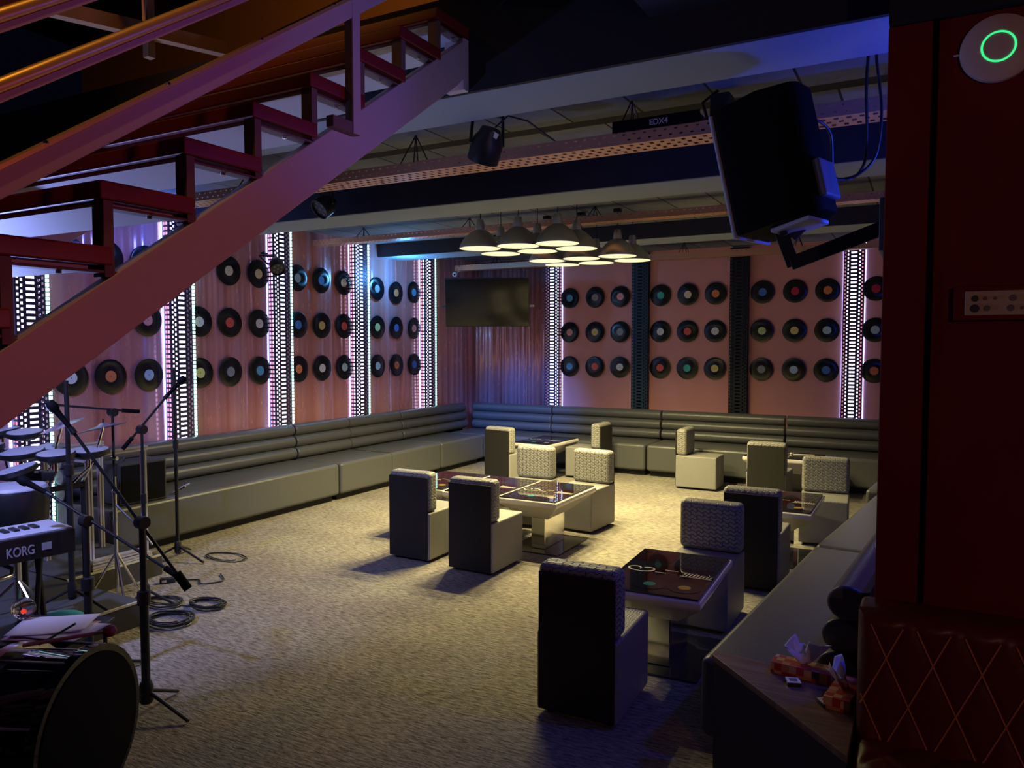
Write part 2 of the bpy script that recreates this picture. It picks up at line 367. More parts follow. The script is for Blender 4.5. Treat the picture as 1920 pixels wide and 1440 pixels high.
# ================================================================ RECORDS
rec_mesh = {}
def make_record(label_name):
    m1 = MB().lathe([(0, .0015), (.052, .0015), (.052, .0035), (.146, .0030), (.1495, .0015), (.1495, -.0015), (0, -.0015)], 48)
    root = m1.build('vinyl_record', 'vinyl', smooth=True)
    MB().lathe([(0, .0045), (.050, .0045), (.0505, .0015), (0, .0015)], 32).build('center_label', 'lab_' + label_name, root, smooth=True)
    lb = [c for c in root.children][0]
    MB().lathe([(0, .0055), (.0045, .0055), (.0045, .002), (0, .002)], 10).build('spindle_hole', 'hole', lb)
    return root
protos = {}
def place_record(col, loc, axis, label, group):
    first = col not in protos
    if first: protos[col] = make_record(col)
    o = protos[col] if first else dup(protos[col])
    o.location = loc
    tl = random.uniform(-2.2, 2.2); t2 = random.uniform(-2.2, 2.2)
    if axis == 'back': o.rotation_euler = (R(90 + tl), R(0), R(t2))
    else: o.rotation_euler = (R(90 + tl), 0, R(90 + t2))
    tag(o, label, 'record', group)
ROW = (('top', 2.335), ('middle', 1.835), ('bottom', 1.335))
back_bays = [((-4.61, -4.21, -3.825), 'back wall bay right of television', (('sky blue', 'grey', 'pink'), ('pink', 'yellow', 'grey'), ('sky blue', 'coral red', 'white'))),
             ((-3.235, -2.855, -2.48), 'between the two unlit columns', (('teal', 'cream', 'orange'), ('white', 'coral red', 'white'), ('coral red', 'teal', 'yellow'))),
             ((-1.875, -1.475, -1.09), 'left of rightmost lit column', (('deep blue', 'dark red', 'orange'), ('pale green', 'yellow', 'pale blue'), ('grey', 'pale blue', 'deep blue'))),
             ((-.545,), 'cut off by the red wall', (('dark red',), ('pale blue',), ('orange',)))]
POS = ('left', 'centre', 'right')
for xs, desc, cols in back_bays:
    for r, (rn, z) in enumerate(ROW):
        for i, x in enumerate(xs):
            lab = f'vinyl record with {cols[r][i]} centre, {rn} row' + (f' {POS[i]}' if len(xs) > 1 else '') + f', {desc}'
            place_record(cols[r][i], (x, YB - .022, z), 'back', lab, 'vinyl records on the back wall')
ROWL = (('top', 2.375), ('middle', 1.88), ('bottom', 1.38))
left_bays = [((3.77, 4.12, 4.49), 'left wall below the stair', (('coral red', 'white', 'cream'), (None, None, 'pink'), ('white', 'orange', 'pale blue')), (0, 1)),
             ((5.05, 5.42, 5.81), 'left wall, first bay beside stair', ((None, 'cream', 'cream'), ('white', 'coral red', 'white'), ('yellow', 'grey', 'sky blue')), None),
             ((6.38, 6.76, 7.15), 'left wall above the sofa joint', (('grey', 'deep blue', 'cream'), ('deep blue', 'gold', 'coral red'), ('orange', 'white', 'pale blue')), None),
             ((7.79, 8.19, 8.59), 'left wall bay nearest television', (('grey', 'orange', 'sky blue'), ('pale green', 'deep blue', 'pink'), ('pale blue', 'orange', 'deep blue')), None)]
for ys, desc, cols, _ in left_bays:
    for r, (rn, z) in enumerate(ROWL):
        for i, y in enumerate(ys):
            c = cols[r][i]
            if c is None: continue
            zz = z + (.03 if (r == 0 and 7.6 > y) else 0) - (.03 if (r == 0 and i == 1 and y > 8) else 0)
            place_record(c, (XL + .022, y, zz), 'left', f'vinyl record with {c} centre, {rn} row {POS[i]}, {desc}', 'vinyl records on the left wall')

# ================================================================ LIT COLUMNS
def make_column(lit, label, loc, rz, cyan_side=0, h=2.92, pm='perfdark'):
    # local: x across, y out of the wall (towards -y), wall at y=0
    t = thing('perforated_led_column' if lit else 'perforated_column', label, 'column', loc, rz)
    W = .235; D = .10; mb = MB(); p = .0455
    rows = [(0, .006, 0, 0, 0, 0, 0)]
    v = .006
    for k, (wd, hl, off) in enumerate(((.030, .022, 0), (.030, .022, .5), (.012, 0, 0), (.079, .020, 0), (.012, 0, 0), (.030, .022, .5), (.030, .022, 0))):
        if hl == 0: rows.append((v, v + wd, 0, 0, 0, 0, 0))
        else: rows.append((v, v + wd, v + .007, v + wd - .007, hl, p, p * off))
        v += wd
    rows.append((v, W, 0, 0, 0, 0, 0))
    perf(mb, h, rows, lambda u, v: (v - W / 2, -D, u))
    srows = [(0, .012, 0, 0, 0, 0, 0), (.012, .048, .017, .043, .028, p, 0), (.048, .084, .053, .079, .028, p, 0), (.084, D, 0, 0, 0, 0, 0)]
    for sx in (-1, 1): perf(mb, h, srows, lambda u, v, sx=sx: (sx * W / 2, -v, u))
    mb.build('perforated_channel', 'perf' if lit else pm, t)
    if lit:
        B(-.075, .075, -.055, -.03, .02, h - .02).build('led_tube', 'led', t)
        for sx in (-1, 1): B(sx * .118 - .002, sx * .118 + .002, -.008, -.002, .02, h - .02).xf(Matrix.Translation((sx * .006, 0, 0))).build('wall_led_strip', 'ledwall', t)
        if cyan_side:
            mb = MB(); z = .03
            while z < h - .03: mb.box(cyan_side * .132 - .013, cyan_side * .132 + .013, -.104, -.085, z, z + .026); z += .036
            mb.build('edge_led_strip', 'ledcyan', t)
    else:
        B(-.11, .11, -.05, -.01, .02, h - .02).build('backing_board', 'backing', t)
    return t
make_column(True, 'perforated metal column lit white on the back wall, right of the television', (-4.86, YB - .001, 0), 0)
make_column(False, 'unlit teal-blue perforated column on the back wall, left of the two dark ones', (-3.51, YB - .001, 0), 0)
make_column(False, 'unlit near-black perforated column on the back wall, right of the two dark ones', (-2.16, YB - .001, 0), 0, pm='perfblack')
make_column(True, 'perforated metal column lit pinkish white beside the red wall', (-.79, YB - .001, 0), 0)
# back column 2 is teal; the other is near-black
for y, lab in ((3.42, 'glowing perforated column behind the stair stringer, far left of the left wall'), (4.79, 'glowing perforated column just right of the drum kit under the stair'),
               (6.07, 'tall glowing perforated column with a small spotlight in front of it'), (7.39, 'glowing perforated column in the middle of the left wall bays right of the spotlight one'),
               (8.87, 'glowing perforated column with cyan edge next to the television corner')):
    make_column(True, lab, (XL + .001, y, 0), R(90), cyan_side=1)

# ================================================================ SOFAS
def make_sofa(label, loc, rz, Ls, bx0=0., bx1=None, seams=(), depth=.62, n_end=False):
    t = thing('banquette_sofa', label, 'sofa', loc, rz, 'wall banquette sections')
    bx1 = Ls if bx1 is None else bx1
    B(.004, Ls - .004, 0, depth + .12, .07, .40).build('seat', 'sofa', t, bevel=.035, seg=4)
    B(.03, Ls - .03, .09, depth, 0, .075).build('plinth', 'plinth', t)
    for k in range(3):
        zc = .405 + .064 + k * .125; yc = depth + .045 + k * .016
        prof = []
        for a in range(24):
            an = 2 * math.pi * a / 24; prof.append((yc + .072 * math.cos(an), zc + .0645 * math.sin(an)))
        MB().prism([(y, z) for y, z in prof], bx0 + .005, bx1 - .005, 'x').build('backrest_roll', 'sofa', t, smooth=True, bevel=.012, seg=3)
    mb = MB(); mb.prism([(depth + .06, .10), (depth + .13, .10), (depth + .15, .775), (depth + .09, .76)], bx0 + .008, bx1 - .008, 'x'); mb.build('back_board', 'chair_back', t)
    if seams:
        mb = MB()
        for sx in seams:
            for k in range(3):
                zc = .405 + .064 + k * .125; yc = depth + .045 + k * .016
                pts = [(sx, yc + .0728 * math.cos(a), zc + .0653 * math.sin(a)) for a in [math.pi * (.5 + i / 8) for i in range(9)]]
                mb.tube(pts, .003, 6)
            mb.tube([(sx, depth, .402), (sx, .04, .402), (sx, .012, .392), (sx, -.001, .365), (sx, -.002, .08)], .003, 6)
        mb.build('seam_piping', 'chair_back', t)
    return t
make_sofa('long dark banquette along the left wall, nearest the drum kit', (-5.4, 3.55, 0), R(90), 2.56)
make_sofa('middle banquette section along the left wall with two seams', (-5.4, 6.12, 0), R(90), 1.9, seams=(.88,))
make_sofa('banquette section of the left wall that runs into the corner', (-5.4, 8.03, 0), R(90), 1.06, bx1=1.60)
make_sofa('blue-lit corner banquette section under the television', (-5.995, 9.10, 0), 0, 1.33, bx0=.01)
make_sofa('back wall banquette section behind the small side-facing chair', (-4.66, 9.10, 0), 0, 1.60)
make_sofa('back wall banquette section below the near-black column', (-3.05, 9.10, 0), 0, 1.56)
make_sofa('rightmost back wall banquette section, below the lit column by the red wall', (-1.48, 9.10, 0), 0, 1.5, bx1=1.9)
def along(p0, p1, lab, **k):   # right-hand sofas: front edge from p0 (near) to p1 (far), back to +x
    d = Vector((p0[0] - p1[0], p0[1] - p1[1])); make_sofa(lab, (p1[0], p1[1], 0), math.atan2(d.y, d.x), d.length, depth=.47, **k)
along((-.771, 2.995), (-.586, 5.035), 'nearest right-hand banquette, its round back end beside the red wall')
along((-.586, 5.045), (-.325, 7.18), 'right-hand banquette section behind the nearest one')
along((-.43, 7.22), (-.22, 9.04), 'far right banquette section in the corner, mostly hidden by the red wall')

# ================================================================ CHAIRS
def make_chair(label, group):
    t = thing('cube_lounge_chair', label, 'chair', group=group); W = .38; D = .47
    B(-W / 2, W / 2, 0.002, D,   .022, .385).build('seat', 'chairseat', t, bevel=.014, seg=3)
    B(-W / 2, W / 2, .008, .128, .386, .69).build('backrest', 'chair', t, bevel=.034, seg=4)
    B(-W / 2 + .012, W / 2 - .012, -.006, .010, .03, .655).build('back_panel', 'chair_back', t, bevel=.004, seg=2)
    for sx in (-1, 1):
        for y in (.05, D - .05): MB().lathe([(.016, 0), (.02, .024)], 12, (sx * (W / 2 - .05), y, 0)).build('foot', 'plinth', t)
    return t
ch = None
for x, y, rz, lab, g in ((-3.445, 4.66, 0, 'dark-backed cube chair at the middle tables, left of the two with their backs to us', 'chairs around the middle tables'),
                         (-2.86, 4.605, 0, 'dark-backed cube chair at the middle tables, right of the two with their backs to us', 'chairs around the middle tables'),
                         (-3.24, 6.50, 180, 'brightly lit woven cube chair facing us behind the middle tables, the left one', 'chairs around the middle tables'),
                         (-2.665, 6.545, 175, 'brightly lit woven cube chair facing us behind the middle tables, the right one', 'chairs around the middle tables'),
                         (-1.31, 2.985, 2, 'large black cube chair in the foreground with its back to us', 'chairs around the record-print table'),
                         (-1.14, 4.76, 180, 'blue-lit cube chair facing us beyond the record-print table', 'chairs around the record-print table'),
                         (-1.005, 5.19, 0, 'dark cube chair standing directly behind the blue-lit chair, back to us', 'chairs around the maroon table'),
                         (-.735, 7.07, 184, 'olive woven cube chair facing us beyond the maroon table beside the right sofa', 'chairs around the maroon table'),
                         (-2.50, 8.70, -90, 'cube chair seen from its side near the back sofa, its back on the left', 'chairs near the back wall'),
                         (-1.36, 7.74, 0, 'cube chair with smooth olive back before the white table near the back wall', 'chairs near the back wall'),
                         (-4.38, 7.66, -8, 'tall dark cube chair with its back to us at the corner table', 'chairs near the back wall'),
                         (-3.44, 8.74, 88, 'cube chair seen from its side right of the violet-lit corner table', 'chairs near the back wall')):
    if ch is None: ch = make_chair(lab, g); o = ch
    else: o = dup(ch, label=lab, group=g)
    o.location = (x, y, 0); o.rotation_euler = (0, 0, R(rz))

# ================================================================ TABLES
def make_table(label, group):
    t = thing('pedestal_lounge_table', label, 'table', group=group)
    hx, hy = .262, .405
    B(-.225, .225, -.30, .30, 0, .012).build('base_plate', 'baseglass', t, bevel=.002, seg=1)
    B(-.062, .062, -.19, .19, .012, .30).build('pedestal', 'steel', t, bevel=.006, seg=2)
    mb = MB(); ring = [(.10, .215, .265), (.115, .235, .275), (hx - .01, hy - .01, .395), (hx, hy, .408), (hx, hy, .437), (hx - .008, hy - .008, .441)]
    vs = []; fs = []
    for a, b, z in ring: vs += [(-a, -b, z), (a, -b, z), (a, b, z), (-a, b, z)]
    for i in range(len(ring) - 1):
        for k in range(4): k2 = (k + 1) % 4; fs.append((4 * i + k, 4 * i + k2, 4 * i + 4 + k2, 4 * i + 4 + k))
    fs.append((3, 2, 1, 0)); q = 4 * (len(ring) - 1); fs.append((q, q + 1, q + 2, q + 3)); mb.add(vs, fs)
    mb.build('table_body', 'whitegloss', t, bevel=.006, seg=2)
    B(-hx + .016, hx - .016, -hy + .016, hy - .016, .441, .451).build('glass_top', 'glossblack', t, bevel=.0015, seg=1)
    z0 = .4514
    MB().box(-.10, .225, -.30, .10, z0, z0 + .0003).box(-.235, -.02, .14, .34, z0, z0 + .0003).build('maroon_print', 'maroonprint', t)
    for (x, y, c) in ((-.03, -.255, 'printteal'), (.145, -.245, 'printgold')):
        MB().lathe([(0, z0 + .0012), (.085, z0 + .0012), (.085, z0), (0, z0)], 40, (x, y, 0)).build('record_print', 'glossblack', t)
        MB().lathe([(0, z0 + .002), (.032, z0 + .002), (.032, z0 + .0013), (0, z0 + .0013)], 24, (x, y, 0)).build('record_print_centre', 'lab_' + c, t)
    mb = MB()   # scroll line: flat looping ribbon
    pts = [(-.20 + .05 * math.cos(a) + .012 * a, -.02 + .04 * math.sin(a), z0 + .0006) for a in [i * .35 for i in range(26)]]
    for i in range(len(pts) - 1):
        a, b = Vector(pts[i]), Vector(pts[i + 1]); d = (b - a).normalized(); n = Vector((-d.y, d.x, 0)) * (.0035 + .003 * math.sin(i * .5) ** 2)
        mb.add([a - n, b - n, b + n, a + n], [(0, 1, 2, 3)])
    mb.box(-.02, .05, .005, .012, z0, z0 + .0008); mb.box(-.06, .0, -.05, -.043, z0, z0 + .0008)
    for k in range(9): mb.add([(.085 + k * .017, -.05, z0 + .001), (.093 + k * .017, -.05, z0 + .001), (.10 + k * .017, .01 - k * .004, z0 + .001), (.092 + k * .017, .01 - k * .004, z0 + .001)], [(0, 1, 2, 3)])
    mb.box(.075, .24, -.062, -.054, z0, z0 + .0008)
    mb.build('white_line_print', 'tableprint', t)
    return t
tb = None
for x, y, rz, lab, g in ((-2.71, 5.60, 0, 'rightmost of the three dark glass tables in the lamplight', 'three tables pushed together'),
                         (-3.235, 5.60, 0, 'middle one of the three dark glass tables pushed together under the lamps', 'three tables pushed together'),
                         (-3.765, 5.63, 0, 'leftmost of the three dark glass tables, mostly behind the left cube chair', 'three tables pushed together'),
                         (-1.175, 3.90, 2, 'dark glass table printed with teal and gold records, in the foreground', 'tables by the right sofa'),
                         (-.945, 6.13, 0, 'dark maroon glass table with white rim between two chairs by the right sofa', 'tables by the right sofa'),
                         (-1.32, 8.66, 90, 'white-rimmed table in front of the back sofa, beyond the olive-backed chair', 'tables along the back sofa'),
                         (-4.20, 8.60, -3, 'violet-lit white-rimmed table in the corner before the back sofa', 'tables along the back sofa')):
    if tb is None: tb = make_table(lab, g); o = tb
    else: o = dup(tb, label=lab, group=g)
    o.location = (x, y, 0); o.rotation_euler = (0, 0, R(rz))
t = thing('drink_stirrer', 'thin white stick with a round tip lying on the table before the back sofa', 'stick', (-1.15, 8.75, .452), R(10))
MB().tube([(-.12, 0, .004), (.12, 0, .004)], .004, 8).build('rod', 'whiteprint', t); MB().lathe([(0, 0), (.012, .003), (.014, .010), (.012, .017), (0, .02)], 12, (-.12, 0, 0)).build('round_tip', 'whiteprint', t, smooth=True)

# ================================================================ PENDANT LAMPS
def make_lamp(label):
    t = thing('pendant_lamp', label, 'lamp', group='aluminium pendant lamps over the middle tables')
    # origin at the ceiling (z=2.95); shade rim at z=2.5
    z0 = -.45
    sh = [(.1850, z0), (.1855, z0 + .004), (.173, z0 + .035), (.150, z0 + .075), (.115, z0 + .115), (.078, z0 + .145), (.052, z0 + .160), (.043, z0 + .163)]
    sd = MB().lathe(sh + [(r - .004, z) for r, z in sh[::-1]] + [sh[0]], 40).build('shade', 'alu', t, smooth=True)
    MB().lathe([(.043, z0 + .158), (.040, z0 + .20), (.031, z0 + .245), (.028, z0 + .250), (0, z0 + .252)], 24).build('shade_neck', 'alu', sd, smooth=True)
    MB().lathe([(0, z0 + .008), (.1795, z0 + .008), (.1795, z0 + .004), (0, z0 + .004)], 40).build('diffuser', 'lampglow', sd)
    MB().tube([(0, 0, z0 + .25), (.002, 0, -.2), (0, 0, -.03)], .0035, 8).build('cord', 'cable', t)
    B(-.035, .035, -.03, .03, -.035, 0).build('ceiling_canopy', 'black', t, bevel=.004, seg=1)
    d = bpy.data.lights.new('lamp_bulb', 'SPOT'); d.energy = 138; d.color = (1, .83, .37); d.spot_size = R(146); d.spot_blend = 1.0; d.shadow_soft_size = .02
    l = bpy.data.objects.new('bulb', d); C.objects.link(l); l.parent = t; l.location = (0, 0, z0 - .01)
    return t
lampn = ('nearest row, leftmost', 'second row, leftmost', 'nearest row, second from left', 'second row, second from left', 'nearest row right end, biggest looking', 'second row, right end',
         'third row, leftmost', 'third row, middle', 'farthest row, leftmost and lowest looking', 'farthest row, middle', 'third row, right end', 'farthest row, rightmost of all')
lp = None
for (x, y), nm in zip(((-3.465, 5.77), (-3.50, 6.20), (-3.092, 5.78), (-3.114, 6.19), (-2.725, 5.79), (-2.722, 6.18), (-3.385, 6.95), (-2.995, 6.92), (-3.41, 7.37), (-3.02, 7.36), (-2.61, 6.89), (-2.61, 7.31)), lampn):
    lab = f'lit aluminium pendant lamp, {nm} of the cluster'
    if lp is None: lp = make_lamp(lab); o = lp
    else: o = dup(lp, label=lab)
    o.location = (x, y, 2.95)

# ================================================================ CABLE TRAYS
def make_tray(label, x0, x1, y0, y1, z0, h):
    t = thing('cable_tray', label, 'cable tray', (x0, y0, z0), 0, 'perforated trays under the ceiling'); Ln = x1 - x0; Wd = y1 - y0
    mb = MB(); n = 3; p = .055; rows = [(0, .014, 0, 0, 0, 0, 0)]; v = .014; wd = (Wd - .028) / n
    for k in range(n): rows.append((v, v + wd, v + .012, v + wd - .012, .020, p, p * .33 * k)); v += wd
    rows.append((v, Wd, 0, 0, 0, 0, 0))
    perf(mb, Ln, rows, lambda u, v: (u, v, 0))
    sr = [(0, .008, 0, 0, 0, 0, 0), (.008, h * .5, h * .5 - .016, h * .5 - .008, .016, p, 0), (h * .5, h - .006, h - .020, h - .012, .016, p, p * .5), (h - .006, h, 0, 0, 0, 0, 0)]
    for yy in (0, Wd): perf(mb, Ln, sr, lambda u, v, yy=yy: (u, yy, v))
    mb.build('tray_channel', 'tray', t)
    k = int(Ln / 1.3)
    for i in range(k):
        x = Ln * (i + .5) / k; c = 2.95 - z0
        mb = MB()
        for yy in (.0, Wd):
            mb.tube([(x - .05, yy, h - .006), (x, Wd / 2, c)], .004, 6).tube([(x + .05, yy, h - .006), (x, Wd / 2, c)], .004, 6)
        mb.build('hanger_wire', 'cable', t)
    return t
make_tray('wide perforated cable tray hanging nearest to us, between the first two ceiling beams', -4.9, .7, 3.80, 3.99, 2.70, .065)
make_tray('orange-brown perforated cable tray passing behind the pendant lamps', -6.2, .7, 6.60, 6.74, 2.79, .06)
make_tray('slim perforated cable tray in front of the back wall above the television', -6.15, .7, 9.50, 9.64, 2.745, .075)
# ================================================================ EDX amplifier on the tray
t = thing('rack_amplifier', 'flat black rack unit lettered in white, lying on the near cable tray', 'amplifier', (-1.24, 3.90, 2.765))
B(-.22, .22, -.10, .12, 0, .055).build('housing', 'black', t, bevel=.003, seg=1)
B(-.23, .23, -.106, -.100, -.002, .057).build('front_plate', 'blackmatte', t)
text('EDX4', .040, 'logo', t, Matrix.Translation((-.03, -.1065, .014)) @ Matrix.Rotation(R(90), 4, 'X'))
t = thing('stage_light', 'dark stage light sitting behind the rack unit on the near cable tray', 'stage light', (-.93, 3.92, 2.77))
B(-.05, .05, -.06, .06, 0, .14).build('housing', 'black', t, bevel=.01, seg=2); MB().tube([(-.07, 0, .02), (-.10, 0, .12), (-.02, 0, .17)], .008, 8).build('yoke', 'black', t)

# ================================================================ PAR CANS
def par(label, loc, top, aim, r=.075, ln=.16, tagp=True, arms=2):
    t = thing('stage_spotlight', label, 'stage light', loc)
    A = Vector(aim).normalized(); mx = ortho((0, 0, 0), A, (0, 0, 1)) @ Matrix.Rotation(R(90), 4, 'Y')
    MB().lathe([(0, -ln * .5), (r * .62, -ln * .5), (r * .7, -ln * .35), (r, -ln * .1), (r, ln * .5), (r * .92, ln * .5), (r * .9, ln * .4), (0, ln * .4)], 20, mx=mx).build('lamp_body', 'black', t, smooth=True)
    mb = MB()
    for k in range(7):
        a = k * math.pi / 3; rr = 0 if k == 6 else r * .55
        mb.lathe([(0, ln * .41), (r * .16, ln * .41), (r * .16, ln * .395)], 10, mx=mx @ Matrix.Translation((rr * math.cos(a), rr * math.sin(a), 0)))
    mb.build('lens', 'grille', t)
    side = A.cross(Vector((0, 0, 1))).normalized() if abs(A.z) < .95 else Vector((1, 0, 0)); tp = Vector(top) - Vector(loc)
    mb = MB()
    for s in (-1, 1):
        p0 = side * s * r * 1.15; p1 = p0 * .9 + tp * .72; mb.tube([p0, p1], .009, 6)
    mb.tube([side * r * 1.04 + tp * .72, side * -r * 1.04 + tp * .72], .011, 6).tube([tp * .70, tp], .013, 8); mb.build('yoke', 'black', t)
    B(-.03, .03, -.03, .03, -.02, 0).xf(Matrix.Translation(tp)).build('clamp', 'black', t)
    if tagp: B(-.02, .02, -.002, .002, -.014, .014).xf(Matrix.Translation((r * .9, -r * .55, .03)) @ Matrix.Rotation(R(35), 4, 'Y')).build('white_sticker', 'whiteprint', t)
    return t
par('black stage spotlight with white sticker hanging in front of the near cable tray', (-2.06, 3.50, 2.71), (-2.08, 3.56, 2.95), (-.5, .3, -.9), .085, .17)
MB().tube([(-2.02, 3.52, 2.80), (-1.96, 3.55, 2.86), (-1.88, 3.62, 2.84), (-1.80, 3.78, 2.765)], .005, 8).build('power_cable', 'cable', None)
tag(bpy.data.objects['power_cable'], 'thin dark cable arching from the ceiling spotlight to the near tray', 'cable')
par('black stage spotlight with round lenses hanging below the second beam near the stair', (-4.20, 4.62, 2.76), (-4.22, 4.66, 2.95), (-.2, -.75, -.6), .085, .15, False)
par('small grey-blue spotlight mounted in front of the tall lit column', (-5.93, 5.78, 2.48), (-6.245, 5.90, 2.64), (.55, -.35, -.55), .075, .17, False)

# ================================================================ TELEVISION
t = thing('wall_television', 'large switched-off flat television hung high across the far left corner', 'television', (-5.30, 9.02, 2.235), R(28.6 - 3))
rx = Matrix.Rotation(R(12), 4, 'X')
B(-.585, .575, -.02, .03, -.335, .335).xf(rx).build('television_body', 'black', t, bevel=.006, seg=2)
B(-.575, .565, -.023, -.0205, -.323, .325).xf(rx).build('screen', 'tvscreen', t)
mb = MB(); mb.box(-.66, .64, .10, .14, -.06, -.03).box(-.04, .04, .03, .12, -.08, .05); mb.build('mounting_bar', 'chrome', t)
mb = MB(); mb.tube([(-.55, .12, -.045), (-.35, .62, -.045)], .015, 8).tube([(.55, .12, -.045), (.25, .86, -.045)], .015, 8); mb.build('wall_arm', 'black', t)
t = thing('security_camera', 'small round white camera fixed under the tray above the television', 'camera', (-6.02, 9.45, 2.745))
MB().tube([(0, .07, .003), (0, .0, -.01), (0, -.03, -.02), (-.03, -.05, -.05)], .008, 8).build('bracket', 'whiteprint', t)
mx = ortho((-.04, -.07, -.065), (.3, -.9, -.2), (0, 0, 1)) @ Matrix.Rotation(R(90), 4, 'Y')
MB().lathe([(0, -.05), (.035, -.05), (.038, .02), (.03, .03), (0, .03)], 20, mx=mx).build('camera_body', 'apwhite', t, smooth=True)
MB().lathe([(0, .034), (.015, .034), (.015, .028)], 16, mx=mx).build('lens', 'glossblack', t)

# ================================================================ STAIRCASE
t = thing('staircase', 'open red-treaded metal staircase crossing the upper left, with purple-lit stringer and rails', 'staircase', (-1.85, 0, 0))
YN, ZN, DY, DZ = 1.205, 2.078, .2528, .1676     # nose top of one tread, going and rise
def sz(y): return 1.649 + (y - .953) * .6875     # top edge of stringer
for X0, nm in ((0, 'stringer'), (-1.13, 'stringer')):
    MB().prism([(-1.36, sz(-1.36) - .02), (2.96, sz(2.96)), (2.96, 2.865), (2.885, 2.80), (-1.16, 0.005), (-1.36, .005)], X0 - .045, X0, 'x').build(nm, 'stair', t, bevel=.004, seg=2)
B(-.10, .004, 2.935, 2.985, 2.80, 3.03).build('end_plate', 'stair', t, bevel=.003, seg=1)
for i in range(-11, 7):
    yn, zn = YN + i * DY, ZN + i * DZ
    if yn < -1.5: continue
    tr = MB().box(-1.16, .006, yn, yn + .285, zn - .048, zn).build('tread', 'tread', t, bevel=.006, seg=2)
    MB().box(-1.10, -.05, yn + .025, yn + .27, zn - .060, zn - .0485).build('underboard', 'under', tr)
    for X0 in (-.05, -1.12):
        br = MB().box(X0, X0 + .048, yn + .012, yn + .040, sz(yn + .03) - .01, zn - .0485).box(X0 + .001, X0 + .047, yn + .03, yn + .30, zn - .068, zn - .061).build('bracket', 'brown' if X0 > -.5 else 'stair', t, bevel=.001, seg=1)
        MB().lathe([(.007, 0), (.007, -.008)], 8, (X0 + .024, yn + .16, zn - .068)).build('bolt', 'chrome', br)
def railz(y, z0): return z0 + (y - .964) * .70
MB().prism([(-.9, railz(-.9, 1.99)), (2.9, railz(2.9, 1.99)), (2.9, railz(2.9, 2.056)), (-.9, railz(-.9, 2.056))], .012, .042, 'x').build('lower_rail', 'stair', t, bevel=.003, seg=1)
MB().prism([(-.9, railz(-.9, 2.056)), (2.9, railz(2.9, 2.056)), (2.9, railz(2.9, 2.068)), (-.9, railz(-.9, 2.068))], .008, .05, 'x').build('rail_cap', 'brass', t)
mb = MB()
for k in range(10):
    y = -.6 + .33 * k; mb.lathe([(.006, 0), (.006, .007), (0, .009)], 8, (.046, y, railz(y, 2.064)))
mb.build('cap_screws', 'chrome', t)
for z0, nm in ((2.235, 'middle_rail'), (2.385, 'upper_rail'), (2.80, 'handrail')):
    MB().tube([(.027, -.9, railz(-.9, z0 - .0)), (.027, 2.9, railz(2.9, z0))], .016, 14).build(nm, 'brass' if nm != 'handrail' else 'stair', t, smooth=True)
    MB().prism([(-.9, railz(-.9, z0 - .038)), (2.9, railz(2.9, z0 - .038)), (2.9, railz(2.9, z0 - .018)), (-.9, railz(-.9, z0 - .018))], .018, .036, 'x').build(nm + '_flat', 'stair', t)
for y in (2.135, .0):
    mb = MB(); zb = sz(y) - .05 if y > 1 else sz(y) - .05
    mb.box(.006, .040, y, y + .045, zb, railz(y, 2.82)).box(.006, .040, y - .10, y + .001, zb, zb + .04); mb.build('post', 'brown', t, bevel=.002, seg=1)
    mb = MB(); mb.box(.0405, .043, y + .002, y + .043, zb, railz(y, 2.80)); mb.build('post_lit_face', 'stair', t)  # pale strip puts the post's purple-lit side into its colour
# upper landing frame seen through the stair
t = thing('landing_frame', 'amber-lit steel frame of the upper landing behind the stair, top left', 'railing', (-3.35, 0, 3.2))
mb = MB()
mb.tube([(0, .9, -.72), (0, 2.45, .30)], .035, 4); mb.build('sloping_bar', 'warmwall', t)
MB().tube([(-.45, 1.55, .0), (.2, 2.75, -.05)], .045, 4).build('cross_bar', 'warmwall', t)
MB().tube([(.0, 2.46, -.15), (.0, 2.46, .9)], .028, 4).build('frame_post', 'warmwall', t)

# ================================================================ SPEAKER ON BRACKET
ctr = Vector((-.535, 3.22, 2.375))
t = thing('loudspeaker', 'big black tilted loudspeaker hanging from a bracket beside the red wall', 'loudspeaker', ctr)
tilt = R(13.5)
mx = Matrix.Rotation(R(-17), 4, 'Z') @ Matrix.Rotation(-tilt, 4, 'Y')
# local: front towards -x, height z, width y ; trapezoid footprint
def trap(mb, z0, z1, x0, x1, wf, wb): return mb.prism([(x0, -wf), (x1, -wb), (x1, wb), (x0, wf)], z0, z1, 'z')
mb = MB(); fp = [(-.165, -.15), (.03, -.15), (.145, -.085), (.165, -.05), (.165, .05), (.145, .085), (.03, .15), (-.165, .15)]
mb.prism(fp, -.255, .275, 'z'); mb.xf(mx); mb.build('cabinet', 'blackmatte', t, bevel=.018, seg=3)
B(-.182, -.166, -.148, .148, -.26, .262).xf(mx).build('front_grille', 'spkfront', t, bevel=.006, seg=2)
mb = MB(); mb.box(-.05, .11, -.09, .09, -.274, -.256); mb.xf(mx).build('bottom_plate', 'spkfront', t, bevel=.004, seg=1)  # pale blue tone carries the blue light on the underside
for yy in (-.05, .05): MB().lathe([(.018, -.276), (.018, -.286), (0, -.286)], 14, (0, 0, 0), mx @ Matrix.Translation((-.02, yy, 0))).build('mounting_knob', 'black', t)
mb = MB(); mb.box(.15, .185, -.07, .07, -.20, -.05); mb.xf(mx).build('rear_panel', 'grille', t, bevel=.01, seg=2)
t = thing('speaker_bracket', 'black angled steel arm carrying the loudspeaker off the red wall', 'bracket', (-.14, 3.22, 2.07))
def flat(a, b, wd, th):
    a, b = Vector(a), Vector(b); m = ortho(a, b - a, (0, 0, 1)); l = (b - a).length; return MB().box(0, l, -th / 2, th / 2, -wd / 2, wd / 2, m)
